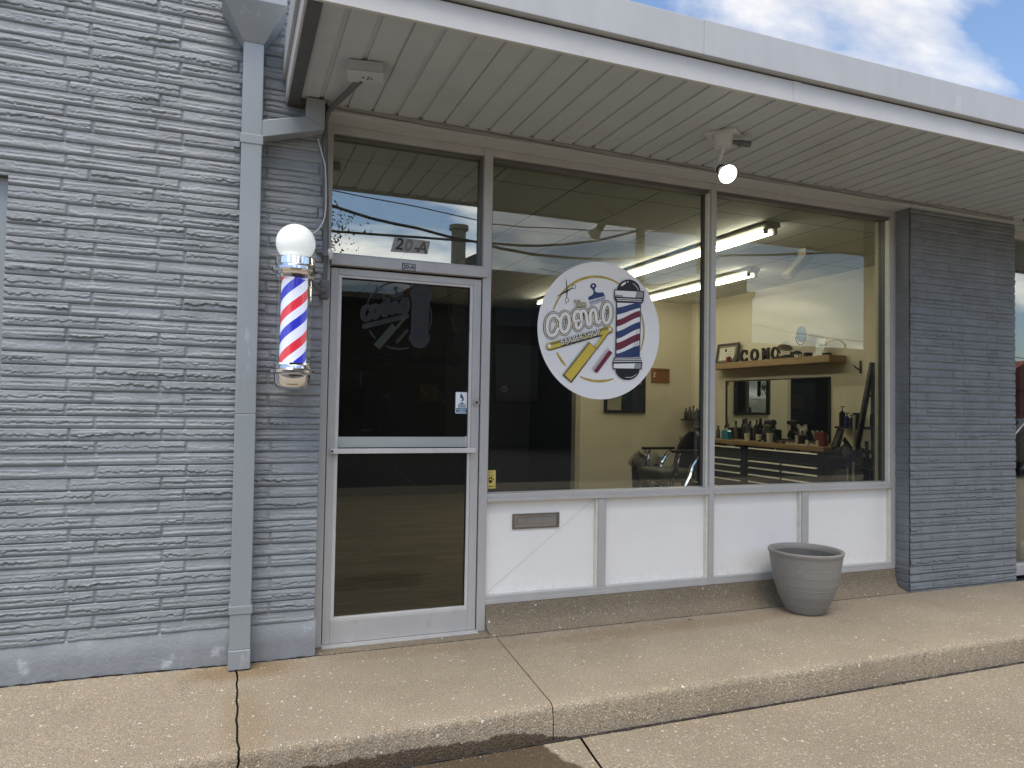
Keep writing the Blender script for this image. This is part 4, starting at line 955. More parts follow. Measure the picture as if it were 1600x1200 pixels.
mb = MB(); mb.flat([(x0 + .016, z1 - .010), (x1 - .016, z1 - .010), (x1 - .016, z1 - .014), (x0 + .016, z1 - .014)], GY - .0015); mb.flat([(x0 + .012, z1 - .026), (x1 - .012, z1 - .030), (x1 - .012, z1 - .034), (x0 + .012, z1 - .030)], GY - .0015); mb.flat([(x0 + .006, z0 + .010), (x1 - .006, z0 + .010), (x1 - .006, z0 + .016), (x0 + .006, z0 + .016)], GY - .0015); mb.build('printed_line', M_OLIVE, pw)

TY = .0615
def TP(x, y, Y): p = on_plane(x, y, 1, Y); return (p.x, p.z)
ns = thing('number_plate_transom', 'tilted grey plastic 20-A number on the transom glass', 'number sign', (.47, TY, 2.27))
ns.name = 'transom_number_sign'
q = [TP(616.4, 370, TY), TP(672.3, 377, TY), TP(668, 397, TY), TP(610.4, 393, TY)]
mb = MB(); mb.prism([(p[0], TY, p[1]) for p in q], (0, -.0012, 0)); mb.build('backing', mat('tarnished_silver', (.30, .29, .265), rough=.45, metal=.3, var=.2, vscale=20), ns)
c2 = TP(622.5, 382, TY)
mb = MB(); add_text(mb, '2', c2[0] + .004, c2[1], .098, TY - .0018, rot=-.08, sx=.95, bold=.0022, shear=.15); mb.build('digit', M_BLACK, ns)
M_FADE = mat('faded_brown_digit', (.10, .085, .07), rough=.6, var=.3, vscale=60)
M_FADE2 = mat('faded_outline', (.22, .205, .18), rough=.6, var=.2, vscale=60)
for s, px, py in (('0', 637.5, 384), ('-', 650, 386.5), ('A', 659.5, 387.5)):
    c_ = TP(px, py, TY); mb = MB(); add_text(mb, s, c_[0], c_[1], .098, TY - .0018, rot=-.08, sx=.95, bold=.002, shear=.15); o = mb.build('digit', M_FADE, ns)
    mb = MB(); add_text(mb, s, c_[0], c_[1], .098, TY - .0022, rot=-.08, sx=.95, bold=-.0016, shear=.15); mb.build('digit_inside', M_FADE2 if s == '0' else M_FADE, o)
n2 = thing('door_header_number_sign', 'tiny black bordered 20-A plate on the bar above the door', 'number sign', (.455, -.036, 2.16))
y_ = -.0355; q = [TP(628.3, 410.6, y_), TP(649.4, 413, y_), TP(649, 424.6, y_), TP(628.2, 422, y_)]
mb = MB(); mb.prism([(p[0], y_, p[1]) for p in q], (0, -.002, 0)); mb.build('border', M_BLACK, n2)
cx, cz = sum(p[0] for p in q) / 4, sum(p[1] for p in q) / 4
mb = MB(); mb.flat([(cx + (p[0] - cx) * .88, cz + (p[1] - cz) * .80) for p in q], y_ - .0024); mb.build('face', mat('sign_silver', (.42, .42, .42), rough=.4, var=.1), n2)
mb = MB(); add_text(mb, '20-A', cx, cz, .034, y_ - .0028, rot=-.01, sx=1.0, bold=.0008); mb.build('text', M_BLACK, n2)
rs = thing('round_window_sticker', 'tiny round clear sticker with ring outline near left of big window', 'sticker', (1.09, GY, 1.53))
c_ = TP(788, 608, GY); mb = MB(); mb.stroke([(c_[0] + .017 * math.cos(k * PI / 12), c_[1] + .017 * math.sin(k * PI / 12)) for k in range(24)], .0022, GY - .0004, closed=True); mb.stroke([(c_[0] - .004, c_[1] + .006), (c_[0] + .004, c_[1])], .003, GY - .0004); mb.build('ring', mat('ring_grey', (.13, .13, .125), rough=.5), rs)

# ------------------------------------------------------------------ the shop inside
XR, YB, CZ = 5.85, 4.803, 2.93
def wallbox(name, m, box, label=None, cat=None):
    mb = MB(); mb.box(*box); o = mb.build(name, m)
    if label: tag(o, label, cat)
    else: o['kind'] = 'structure'
    return o
def floor_mat():
    m = bpy.data.materials.new('vinyl_plank'); m.use_nodes = True; t = m.node_tree; l = t.links.new; p = t.nodes['Principled BSDF']; p.inputs['Roughness'].default_value = .38
    tc = t.nodes.new('ShaderNodeTexCoord'); br = N(t, 'ShaderNodeTexBrick', i_Scale=1.0); br.offset = .37
    br.inputs['Brick Width'].default_value = 1.2; br.inputs['Row Height'].default_value = .15; br.inputs['Mortar Size'].default_value = .0015
    br.inputs['Color1'].default_value = (.36, .30, .20, 1); br.inputs['Color2'].default_value = (.27, .22, .15, 1); br.inputs['Mortar'].default_value = (.10, .07, .045, 1)
    l(tc.outputs['Object'], br.inputs['Vector']); mp = t.nodes.new('ShaderNodeMapping'); mp.inputs['Scale'].default_value = (1.2, 14, 1); l(tc.outputs['Object'], mp.inputs[0])
    n = N(t, 'ShaderNodeTexNoise', i_Scale=2.2, i_Detail=6.); l(mp.outputs[0], n.inputs['Vector']); mr = N(t, 'ShaderNodeMapRange'); mr.inputs[1].default_value = .35; mr.inputs[2].default_value = .7; mr.inputs[3].default_value = .65; mr.inputs[4].default_value = 1.25; l(n.outputs[0], mr.inputs[0])
    mx = N(t, 'ShaderNodeMix', data_type='RGBA', blend_type='MULTIPLY'); mx.inputs[0].default_value = 1; l(br.outputs[0], mx.inputs[6]); l(mr.outputs[0], mx.inputs[7]); l(mx.outputs[2], p.inputs['Base Color']); return m
wallbox('interior_floor', floor_mat(), (-.3, 5.85, .11, 6.6, -.05, .012))
def ceil_mat():
    m = bpy.data.materials.new('ceiling_tile'); m.use_nodes = True; t = m.node_tree; l = t.links.new; p = t.nodes['Principled BSDF']; p.inputs['Roughness'].default_value = .8
    tc = t.nodes.new('ShaderNodeTexCoord'); mp = t.nodes.new('ShaderNodeMapping'); mp.inputs['Location'].default_value = (-1.74, -.50, 0); l(tc.outputs['Object'], mp.inputs[0])
    br = N(t, 'ShaderNodeTexBrick', i_Scale=1.0); br.offset = 0.; br.inputs['Brick Width'].default_value = .601; br.inputs['Row Height'].default_value = 1.22; br.inputs['Mortar Size'].default_value = .006
    br.inputs['Color1'].default_value = (.60, .61, .60, 1); br.inputs['Color2'].default_value = (.65, .66, .64, 1); br.inputs['Mortar'].default_value = (.085, .08, .07, 1)
    l(mp.outputs[0], br.inputs['Vector']); l(br.outputs[0], p.inputs['Base Color']); return m
wallbox('interior_ceiling', ceil_mat(), (-.3, 5.95, .11, 6.6, CZ, CZ + .05))
wallbox('right_shop_wall', M_WALL, (XR, XR + .1, .205, YB + .1, -.05, CZ), 'cream shop wall behind the tool chests and mirror', 'wall')
wallbox('pilaster_wall', M_WALL, (XR - .02, XR - .0005, .11, 1.70, .013, CZ - .001), 'slightly proud strip of cream wall beside the ladder shelf', 'wall')
wallbox('rear_shop_wall', M_WALL, (4.02, XR - .0005, YB, YB + .12, .013, CZ - .001), 'cream rear wall carrying the wooden plaque', 'wall')
wallbox('passage_wall', M_NAVYWALL, (3.95, 4.0195, YB + .13, 6.45, .013, CZ - .001), 'dark partition wall running back behind the rear cream wall', 'wall')
wallbox('wall_end_trim', M_WALLG, (3.95, 4.0195, YB + .002, YB + .129, .013, CZ - .001), 'greyer narrow end face at left edge of the cream rear wall', 'wall')
wallbox('dark_rear_wall', M_NAVYWALL, (-.3, 4.02, 6.45, 6.55, .013, CZ - .001), 'dark navy wall far back behind the door', 'wall')
wallbox('dark_left_wall', M_NAVYWALL, (-.40, -.3, .11, 6.55, -.05, CZ), 'dark navy wall inside on the door side', 'wall')
wallbox('front_shop_wall', M_WALL, (4.36, 5.545, .11, .20, .013, CZ - .001), 'inside of the front wall behind the brick pillar', 'wall')
wallbox('roof_closure', M_SHADOWGAP, (-.4, 6.0, 6.6, 6.7, -.1, 3.1))
ws = MB(); ws.box(.967, 4.316, FD + .001, FD + .16, .74, .775); tag(ws.build('window_stool', mat('dark_stool', (.03, .028, .026), rough=.6)), 'dark inner window ledge behind the aluminium sill', 'window ledge')

# ceiling lights
def tube_light(x, y0, y1, label):
    t = thing('ceiling_light', label, 'ceiling light', (x, (y0 + y1) / 2, CZ), 'fluorescent strips on the shop ceiling')
    b = MB(); b.prism([(x - .065, y0, CZ - .002), (x - .075, y0, CZ - .035), (x - .035, y0, CZ - .062), (x + .035, y0, CZ - .062), (x + .075, y0, CZ - .035), (x + .065, y0, CZ - .002)], (0, y1 - y0, 0)); b.build('housing', M_FIXT, t)
    for dx in (-.048, .048):
        b = MB(); b.cyl((x + dx, y0 + .06, CZ - .078), (x + dx, y1 - .02, CZ - .078), .0115, n=12); b.build('tube', M_TUBE, t, smooth=True)
        b = MB(); b.box(x + dx - .014, x + dx + .014, y0 + .03, y0 + .059, CZ - .098, CZ - .055); b.build('lamp_holder', M_FIXT, t)
    return t
tube_light(3.63, .55, 5.35, 'longer lit two-tube ceiling strip nearest the window')
tube_light(4.78, 2.15, 4.70, 'shorter lit two-tube ceiling strip further inside on the right')

# ceiling duct elbow
du = thing('ceiling_bracket', 'cream elbow shaped bracket hanging below ceiling near the right window', 'bracket', (4.62, 1.2, CZ))
a0, a1, a2 = on_plane(1259, 385, 1, 1.2), on_plane(1259, 404, 1, 1.2), on_plane(1229, 432, 1, 1.2); M_DUCT = mat('cream_duct', (.50, .44, .30), rough=.6)
b = MB(); b.box(a0.x - .045, a0.x + .045, 1.15, 1.25, a1.z, CZ - .001); b.build('stem', M_DUCT, du, bevel=.004)
b = MB(); b.prism([(a0.x - .045, 1.151, a1.z + .02), (a2.x - .02, 1.151, a2.z + .02), (a2.x + .035, 1.151, a2.z - .03), (a0.x + .045, 1.151, a1.z - .0)], (0, .098, 0)); b.build('arm', M_DUCT, du, bevel=.004)

# mirrors
mr_ = thing('wall_mirror', 'wide black framed mirror above the tool chests', 'mirror', (XR, 3.05, 1.0))
b = MB(); Y0, Y1, Z0, Z1 = 2.135, 3.975, 1.010, 1.766; fw = .014
for q in ((Y0, Y1, Z0, Z0 + fw), (Y0, Y1, Z1 - fw, Z1), (Y0, Y0 + fw, Z0 + fw, Z1 - fw), (Y1 - fw, Y1, Z0 + fw, Z1 - fw)): b.box(XR - .026, XR - .001, q[0], q[1], q[2], q[3])
b.build('frame', M_BLACKM, mr_)
b = MB(); b.box(XR - .014, XR - .002, Y0 + fw, Y1 - fw, Z0 + fw, Z1 - fw); b.build('mirror_glass', M_MIRROR, mr_)
m2 = thing('rear_mirror', 'dark framed mirror on rear wall below the round sticker', 'mirror', (4.715, YB, 1.3))
b = MB(); X0, X1, Z0, Z1 = 4.386, 5.045, 1.300, 2.02; fw = .038
for q in ((X0, X1, Z0, Z0 + fw), (X0, X1, Z1 - fw, Z1), (X0, X0 + fw, Z0 + fw, Z1 - fw), (X1 - fw, X1, Z0 + fw, Z1 - fw)): b.box(q[0], q[1], YB - .04, YB - .001, q[2], q[3])
b.build('frame', M_BLACKM, m2); b = MB(); b.box(X0 + fw, X1 - fw, YB - .012, YB - .002, Z0 + fw, Z1 - fw); b.build('mirror_glass', M_MIRROR, m2)
# plaque
pq = thing('wooden_plaque', 'small engraved brown wooden plaque on cream rear wall', 'plaque', (5.306, YB, 1.745))
b = MB(); b.box(5.152, 5.460, YB - .02, YB - .001, 1.745, 1.955); b.build('board', mat('plaque_wood', (.26, .115, .045), rough=.45, var=.2, vscale=4, stretch=(2, 2, 20)), pq, bevel=.003)
b = MB(); add_text(b, 'Barber Shop', 5.345, 1.925, .042, YB - .021, bold=.001)
for i in range(5): b.box(5.245, 5.43 - .03 * (i % 2), YB - .0212, YB - .0202, 1.885 - i * .028, 1.889 - i * .028)
b.build('engraving', mat('burnt_engraving', (.09, .035, .015), rough=.6), pq)
b = MB()
for i in range(3): b.prism([(5.185, YB - .0205, 1.82 + i * .026), (5.215, YB - .0205, 1.835 + i * .026), (5.215, YB - .0205, 1.847 + i * .026), (5.185, YB - .0205, 1.832 + i * .026)], (0, -.001, 0))
b.build('pole_drawing', M_WHITE, pq)
ps = MB(); ps.box(2.14, 2.42, 6.437, 6.449, 1.42, 1.68); tag(ps.build('paper_notice', mat('kraft_notice', (.05, .04, .03), rough=.8)), 'brown paper notice on the dark wall seen in the mirror', 'notice')

# wall shelf and what stands on it
SX0, SX1, STZ = 5.60, XR - .001, 1.995
sh = tag(MB().box(SX0, SX1, 1.915, 4.10, 1.915, STZ).build('wall_shelf', M_OAK, bevel=.003), 'thick wooden floating shelf above the wide mirror', 'shelf')
b = MB()
for i, (ch, yc) in enumerate((('C', 3.485), ('O', 3.278), ('M', 3.070), ('O', 2.900))):
    mb = MB(); add_text(mb, ch, yc, STZ + .001 + .083, .215, 5.715, plane='X', sx=.86 if ch != 'M' else .74, sz=1.0, bold=.006, thick=.03)
    zmin = min(p[2] for p in mb.v); mb.v = [(p[0], p[1], p[2] - zmin + STZ + .0005) for p in mb.v]
    if ch in 'CM':     # slab serifs
        for zz0 in (STZ + .0007, STZ + .142):
            if ch == 'M':
                for dy in (-.048, .048): mb.box(5.714, 5.746, yc + dy - .019, yc + dy + .019, zz0, zz0 + .016)
        if ch == 'C': mb.box(5.714, 5.746, yc - .066, yc - .050, STZ + .095, STZ + .155); mb.box(5.714, 5.746, yc - .066, yc - .052, STZ + .02, STZ + .055)
    o = mb.build('shelf_letter', M_BLACKM)
    tag(o, ('black standing letter C, first of the word on the shelf', 'black standing letter O between C and M on the shelf', 'black standing letter M on the shelf', 'black standing letter O last in the word, beside the lamp')[i], 'letter', 'shelf letters')
fr = thing('framed_certificate', 'framed certificate leaning at left end of the wooden shelf', 'picture frame', (5.75, 3.88, STZ))
b = MB(); Y0, Y1, Z0, Z1 = 3.66, 4.10, STZ + .001, 2.275; fw = .03
def lean(mb, k=.16): mb.v = [(p[0] + (p[2] - STZ) * k, p[1], p[2]) for p in mb.v]; return mb
for q in ((Y0, Y1, Z0, Z0 + fw), (Y0, Y1, Z1 - fw, Z1), (Y0, Y0 + fw, Z0 + fw, Z1 - fw), (Y1 - fw, Y1, Z0 + fw, Z1 - fw)): b.box(5.74, 5.765, q[0], q[1], q[2], q[3])
lean(b).build('frame', mat('dark_bronze_frame', (.07, .06, .05), rough=.4), fr)
b = MB(); b.box(5.752, 5.764, Y0 + fw, Y1 - fw, Z0 + fw, Z1 - fw); lean(b).build('mat_board', mat('taupe_mat', (.28, .25, .2), rough=.7), fr)
b = MB(); b.box(5.749, 5.751, Y0 + .075, Y1 - .06, Z0 + .05, Z1 - .06); pp_ = lean(b).build('paper', mat('certificate_paper', (.75, .73, .62), rough=.7), fr)
b = MB(); b.box(5.7475, 5.7485, 3.89, 3.93, 2.16, 2.20)
for i in range(4): b.box(5.7475, 5.7485, 3.76, 3.86 + .04 * (i > 1), 2.19 - .03 * i, 2.194 - .03 * i)
lean(b).build('printing', M_BLACKM, pp_)
def simple_lathe(name, label, cat, c, prof, m, group=None, n=16, extra=None):
    t = thing(name, label, cat, c, group) if extra else None
    b = MB(); b.lathe(prof, c, n=n); o = b.build('body' if extra else name, m, t, smooth=True, angle=40)
    if extra:
        for nm, pr, mm in extra: bb_ = MB(); bb_.lathe(pr, c, n=n); bb_.build(nm, mm, t, smooth=True, angle=40)
        return t
    return tag(o, label, cat, group)
M_REDP = mat('red_plastic', (.22, .02, .02), rough=.4); M_GLS = mat('spectacle_black', (.02, .02, .02), rough=.3)
gl = thing('eyeglasses', 'black round eyeglasses with red clip on shelf beside the certificate', 'glasses', (5.66, 3.62, STZ))
b = MB()
for yc in (3.56, 3.68): b.tube([(5.655, yc + .038 * math.cos(k * PI / 8), STZ + .042 + .038 * math.sin(k * PI / 8)) for k in range(17)], .005, n=6)
b.tube([(5.655, 3.598, STZ + .05), (5.655, 3.642, STZ + .05)], .005, n=6); b.build('rim', M_GLS, gl)
b = MB(); b.prism([(5.665, 3.70, STZ + .001), (5.665, 3.76, STZ + .001), (5.665, 3.77, STZ + .075), (5.665, 3.71, STZ + .085)], (.03, 0, 0)); b.build('clip', M_REDP, gl)
dl = thing('desk_lamp', 'small silver shaded lamp on black base on the shelf', 'lamp', (5.72, 2.72, STZ))
b = MB(); b.prism([(5.66, 2.60, STZ + .001), (5.66, 2.80, STZ + .001), (5.66, 2.78, STZ + .03), (5.66, 2.64, STZ + .045)], (.11, 0, 0)); b.build('base', M_BLACKM, dl)
b = MB(); b.tube(bez((5.72, 2.80, STZ + .03), (5.72, 2.88, STZ + .12), (5.72, 2.79, STZ + .20), 8), .004, n=6); b.build('arm', M_STEEL, dl)
b = MB(); b.ring_tube(cone_rings(Vector((5.71, 2.70, STZ + .165)), Vector((-.35, -.2, -.9)).normalized(), [(.02, -.045), (.035, -.04), (.055, -.01), (.085, .03), (.087, .034)], 20)); b.build('shade', M_STEEL, dl, smooth=True)
sm_ = thing('standing_mirror', 'pale blue oval vanity mirror on thin stand on the shelf', 'mirror', (5.70, 2.44, STZ))
b = MB(); b.tube([(5.70, 2.445, STZ + .001), (5.70, 2.445, STZ + .17)], .006, n=8); b.lathe([(.05, .001), (.05, .008), (.01, .014)], (5.70, 2.445, STZ), n=20); b.build('stand', M_STEEL, sm_, smooth=True)
b = MB(); b.v = []; ring = [(5.70, 2.445 + .073 * math.cos(k * PI / 14), STZ + .275 + .095 * math.sin(k * PI / 14)) for k in range(28)]; b.prism(ring, (.012, 0, 0)); b.build('oval_face', mat('pale_blue_mirror', (.16, .24, .32), rough=.25), sm_)
b = MB(); b.tube([(5.70, 2.445 + .080 * math.cos(a), STZ + .25 + .10 * math.sin(a)) for a in [PI + k * PI / 12 for k in range(13)]], .006, n=6); b.build('yoke', M_BLACKM, sm_)
ck = thing('toy_motorcycle', 'small dark toy motorbike shape on the shelf beside the lamp', 'figurine', (5.68, 2.52, STZ))
b = MB()
for yc in (2.56, 2.42): b.tube([(5.67, yc + .028 * math.cos(k * PI / 8), STZ + .032 + .028 * math.sin(k * PI / 8)) for k in range(17)], .007, n=6)
b.build('wheel', M_BLACKM, ck)
b = MB(); b.prism([(5.665, 2.57, STZ + .04), (5.665, 2.42, STZ + .04), (5.665, 2.44, STZ + .075), (5.665, 2.49, STZ + .085), (5.665, 2.52, STZ + .07), (5.665, 2.58, STZ + .08)], (.02, 0, 0)); b.build('body', M_GASK, ck)
pc = MB(); pc.box(5.70, 5.706, 2.12, 2.25, STZ + .001, STZ + .20); pc.v = [(p[0] + (p[2] - STZ) * .2, p[1] - (p[2] - STZ) * .12, p[2]) for p in pc.v]; tag(pc.build('photo_card', mat('photo_card', (.62, .64, .62), rough=.4, var=.25, vscale=20)), 'pale photo card leaning near right end of the shelf', 'card')
for i in range(2):
    tag(MB().box(5.66, 5.74, 2.30 - .28 * i, 2.36 - .28 * i, STZ + .001, STZ + .05 - .02 * i).build('small_box', M_BLACKM), ('small dark box on the shelf left of the photo card', 'low dark box at the right end of the shelf')[i], 'box')

# tool chests
def chest(y0, y1, label, rows, split):
    t = thing('tool_chest', label, 'tool chest', (5.6, (y0 + y1) / 2, 0), 'rolling tool chests along the right wall')
    b = MB(); b.box(5.41, 5.83, y0, y1, .09, .935); b.build('cabinet', M_TOOL, t, bevel=.006)
    for (z0, z1, hz, two) in rows:
        spans = [(y0 + .05, (y0 + y1) / 2 - .012), ((y0 + y1) / 2 + .012, y1 - .05)] if (two and split) else [(y0 + .05, y1 - .05)]
        for (a, c) in spans:
            d = MB().box(5.396, 5.4098, a, c, z0, z1).build('drawer', M_TOOL, t, bevel=.003)
            if hz: MB().prism([(5.372, a + .01, hz - .008), (5.395, a + .01, hz - .008), (5.395, a + .01, hz + .006), (5.380, a + .01, hz + .006)], (0, c - a - .02, 0)).build('handle', M_HANDLE, d)
    for (x, y) in ((5.46, y0 + .08), (5.46, y1 - .08), (5.78, y0 + .08), (5.78, y1 - .08)):
        b = MB(); b.lathe([(.045, -.018), (.05, -.01), (.05, .01), (.045, .018)], (x, y, .0625), n=18, axis='Y'); b.build('caster', M_BLACKM, t, smooth=True)
    b = MB(); b.box(5.380, XR - .002, y0 - .03, y1 + .015, .9355, .985); b.build('wood_top', M_OAK, t, bevel=.004)
    return t
rowsA = [(.80, .925, .908, 0), (.765 - .0, .795, None, 0), (.690, .760, .755, 1), (.607, .685, .674, 1), (.525, .602, .590, 1), (.44, .52, .505, 1), (.30, .435, .42, 0), (.12, .295, .28, 0)]
c1 = chest(1.80, 3.02, 'near wide black tool chest with wooden top under the mirror', rowsA, True)
rowsB = [(.765, .925, .902, 0), (.690, .760, .752, 0), (.607, .685, .671, 0), (.525, .602, .587, 0), (.42, .52, .494, 0), (.27, .415, .39, 0), (.12, .265, .24, 0)]
c2_ = chest(3.055, 4.40, 'far black tool chest with wooden top nearer the rear wall', rowsB, False)
for tt_, yy_, s_ in ((c1, 2.04, 'KOBALT'), (c2_, 3.30, 'KOBALT')):
    mb = MB(); add_text(mb, s_, yy_, .9205, .040, 5.3945, plane='X', bold=.001, sx=1.0); mb.build('badge', M_STEEL, tt_)
mb = MB().cyl((5.396, 2.51, .918), (5.388, 2.51, .918), .011, n=12).build('lock', M_STEEL, c1)

CT = .9855
M_CUP = mat('foam_cup', (.66, .63, .52), rough=.6, var=.03)
cupp = lambda h: [(.028, 0), (.036, h - .004), (.039, h - .004), (.039, h), (.033, h)]
for i, (x, y, h, lb) in enumerate(((5.50, 3.13, .095, 'short pale cup on chest top in front of the clippers'), (5.55, 2.98, .09, 'short pale cup right of the other short cup'), (5.44, 2.66, .115, 'tall pale cup near the front edge of the near chest'), (5.60, 2.37, .10, 'pale cup beside the scissor jar'))):
    simple_lathe('paper_cup', lb, 'cup', (x, y, CT), cupp(h), M_CUP, 'pale cups on the tool chests')
M_BLUE = mat('blue_liquid', (.04, .22, .36), rough=.15, var=.05)
bt = thing('blue_bottle', 'clear bottle of bright blue liquid on the far chest top', 'bottle', (5.5, 3.53, CT))
b = MB(); b.prism([(5.47, 3.60, CT), (5.47, 3.46, CT), (5.47, 3.46, CT + .10), (5.47, 3.49, CT + .125), (5.47, 3.57, CT + .125), (5.47, 3.60, CT + .10)], (.06, 0, 0)); b.build('body', M_BLUE, bt, bevel=.006)
b = MB(); b.cyl((5.50, 3.53, CT + .124), (5.50, 3.53, CT + .15), .016, n=12); b.build('cap', mat('pale_cap', (.55, .6, .62), rough=.4), bt)
b2 = simple_lathe('small_blue_bottle', 'little teal bottle at the foot of the hair dryer', 'bottle', (5.62, 2.84, CT), [(.022, 0), (.022, .07), (.01, .085), (.01, .10)], M_BLUE)
M_DK = [mat('dark_bottle_a', (.025, .022, .02), rough=.25), mat('dark_bottle_b', (.05, .045, .04), rough=.35), mat('dark_bottle_c', (.10, .09, .075), rough=.4)]
dark = [(5.70, 3.78, .26, .034, 'far tall dark bottle at left end of far chest'), (5.66, 3.70, .20, .03, 'dark bottle next to the far tall bottle'), (5.72, 3.62, .24, .03, 'dark bottle behind the blue one on its left'), (5.72, 3.42, .28, .038, 'largest dark bottle just right of the blue bottle'), (5.68, 3.34, .22, .028, 'slim dark bottle between the largest and the square one'), (5.74, 3.27, .25, .030, 'dark bottle with pale cap in the back row'), (5.70, 3.20, .27, .028, 'tall slim dark bottle before the mirror'), (5.76, 3.12, .22, .03, 'dark bottle right of the tall slim one'), (5.62, 3.86, .17, .028, 'short dark bottle at far left'), (5.64, 3.26, .16, .032, 'squat dark jar in front of the bottles')]
for i, (x, y, h, r, lb) in enumerate(dark):
    simple_lathe('toiletry_bottle', lb, 'bottle', (x, y, CT), [(r * .95, 0), (r, .01), (r, h * .62), (r * .5, h * .76), (r * .42, h * .78)], M_DK[i % 3], 'dark bottles on the far chest',
                 extra=[('cap', [(r * .45, h * .78), (r * .45, h), (r * .3, h)], M_DK[(i + 1) % 3] if i != 5 else M_CUP)])
# rack behind the bottles
rk = tag(MB().box(5.76, 5.81, 2.98, 3.80, CT, CT + .15).build('clipper_rack', M_BLACKM, bevel=.01), 'low black rack behind the bottles against the mirror', 'rack')
hdv = thing('hair_dryer', 'black hair dryer standing upright before the mirror', 'hair dryer', (5.66, 2.90, CT))
b = MB(); b.lathe([(.045, 0), (.045, .012), (.02, .02), (.018, .20)], (5.66, 2.90, CT), n=18); b.build('handle', M_BLACKM, hdv, smooth=True)
b = MB(); b.cyl((5.66, 2.985, CT + .238), (5.66, 2.83, CT + .215 + .02), .026, .036, n=18); b.build('barrel', M_BLACKM, hdv, smooth=True)
b = MB(); b.tube([(5.64, 2.98, CT + .06), (5.65, 2.93, CT + .10), (5.655, 2.87, CT + .085), (5.66, 2.80, CT + .03)], [.03, .05, .045, .02], n=10); tag(b.build('hair_clipper', M_GASK, smooth=True), 'black clipper resting beside the hair dryer', 'clipper')
for i, (y, x) in enumerate(((2.86, 5.47), (2.78, 5.50), (2.70, 5.56), (2.56, 5.48), (2.50, 5.52), (2.44, 5.46))):
    b = MB(); b.tube([(x, y + .05, CT + .013), (x + .01, y, CT + .016), (x, y - .03, CT + .012)], [.008, .013, .009], n=8); b.cyl((x, y - .03, CT + .012), (x - .004, y - .048, CT + .014), .010, n=8, mi=1)
    tag(b.build('trimmer', [M_GASK, M_STEEL], smooth=True), ('small trimmer lying nearest the short cups', 'second small trimmer from the short cups', 'trimmer lying behind the tall cup', 'trimmer right of the tall cup', 'trimmer farthest back right of the tall cup', 'trimmer nearest the scissor jar')[i], 'trimmer', 'trimmers laid out on the near chest')
jr = thing('scissor_jar', 'black jar full of scissors and combs on the near chest', 'jar', (5.54, 2.235, CT))
b = MB(); b.lathe([(.050, 0), (.052, .005), (.052, .105), (.047, .105), (.047, .02)], (5.54, 2.235, CT), n=24); b.build('jar_body', M_GASK, jr, smooth=True, angle=40)
for i in range(7):
    a = i * .9; x, y = 5.54 + .025 * math.cos(a), 2.235 + .028 * math.sin(a); tx, ty = x + .02 * math.cos(a), y + .045 * math.sin(a * 1.3); h = .16 + .02 * (i % 3)
    b = MB(); b.tube([(x, y, CT + .03), (tx, ty, CT + h)], .0035, n=6)
    for s in (-1, 1): b.tube([(tx, ty + s * .013 + .013 * math.cos(k * PI / 5), CT + h + .013 + .015 * math.sin(k * PI / 5)) for k in range(11)], .003, n=5)
    b.build('scissors', M_STEEL, jr)
sb = thing('clipper_guards', 'silver clipper blades fanned behind the red box', 'blades', (5.64, 2.12, CT))
for i in range(3): MB().prism([(5.62 + i * .02, 2.20 - i * .05, CT + .16), (5.62 + i * .02, 2.17 - i * .05, CT + .17), (5.62 + i * .02, 2.08 - i * .03, CT + .03), (5.62 + i * .02, 2.12 - i * .03, CT + .02)], (.008, 0, 0)).build('blade', M_STEEL, sb)
tag(MB().box(5.50, 5.56, 1.89, 2.02, CT, CT + .155).build('red_box', mat('maroon_box', (.16, .035, .03), rough=.6, var=.15), bevel=.003), 'upright maroon box near right end of the chest top', 'box')
for i, (y, lb) in enumerate(((2.08, 'white figurine left of the maroon box'), (1.93, 'white figurine in front of the maroon box'))):
    b = MB(); b.lathe([(.014, 0), (.02, .012), (.013, .03), (.017, .045), (.012, .06), (.003, .066)], (5.45, y, CT), n=14); b.tube([(5.45, y - .02, CT + .02), (5.45, y, CT + .03), (5.45, y + .022, CT + .045)], .005, n=6)
    tag(b.build('white_figurine', M_CUP, smooth=True), lb, 'figurine', 'white figurines by the maroon box')
tag(MB().box(5.46, 5.52, 2.14, 2.22, CT, CT + .012).build('soap_bar', M_CUP, bevel=.004), 'flat cream bar on the chest edge', 'bar')

# beside the chests
lf = thing('leaning_frame', 'dark picture frame leaning beside the near chest end', 'picture frame', (5.55, 1.66, CT))
b = MB(); b.prism([(5.50, 1.80, .965), (5.50, 1.69, .965), (5.50, 1.615, 1.185), (5.50, 1.70, 1.195)], (.018, 0, 0)); b.build('frame', M_BLACKM, lf)
b = MB(); b.prism([(5.498, 1.775, .99), (5.498, 1.715, .99), (5.498, 1.645, 1.165), (5.498, 1.69, 1.17)], (.0015, 0, 0)); b.build('print', mat('dim_print', (.12, .12, .12), rough=.4, var=.6, vscale=30), lf)
b = MB(); b.prism([(5.56, 1.67, 1.10), (5.56, 1.50, .93), (5.56, 1.54, .90), (5.56, 1.69, 1.06)], (.015, 0, 0)); b.build('easel_leg', M_BLACKM, lf)
stb = thing('side_table', 'black side table with bags between the chest and the mops', 'side table', (5.55, 1.60, 0))
MB().box(5.38, 5.80, 1.42, 1.76, .875, .90).build('table_top', M_BLACKM, stb)
for x in (5.40, 5.76):
    for y in (1.445, 1.735): MB().box(x, x + .025, y - .012, y + .012, .012, .875).build('leg', M_BLACKM, stb)
MB().box(5.42, 5.78, 1.45, 1.73, .45, .47).build('lower_shelf', M_BLACKM, stb)
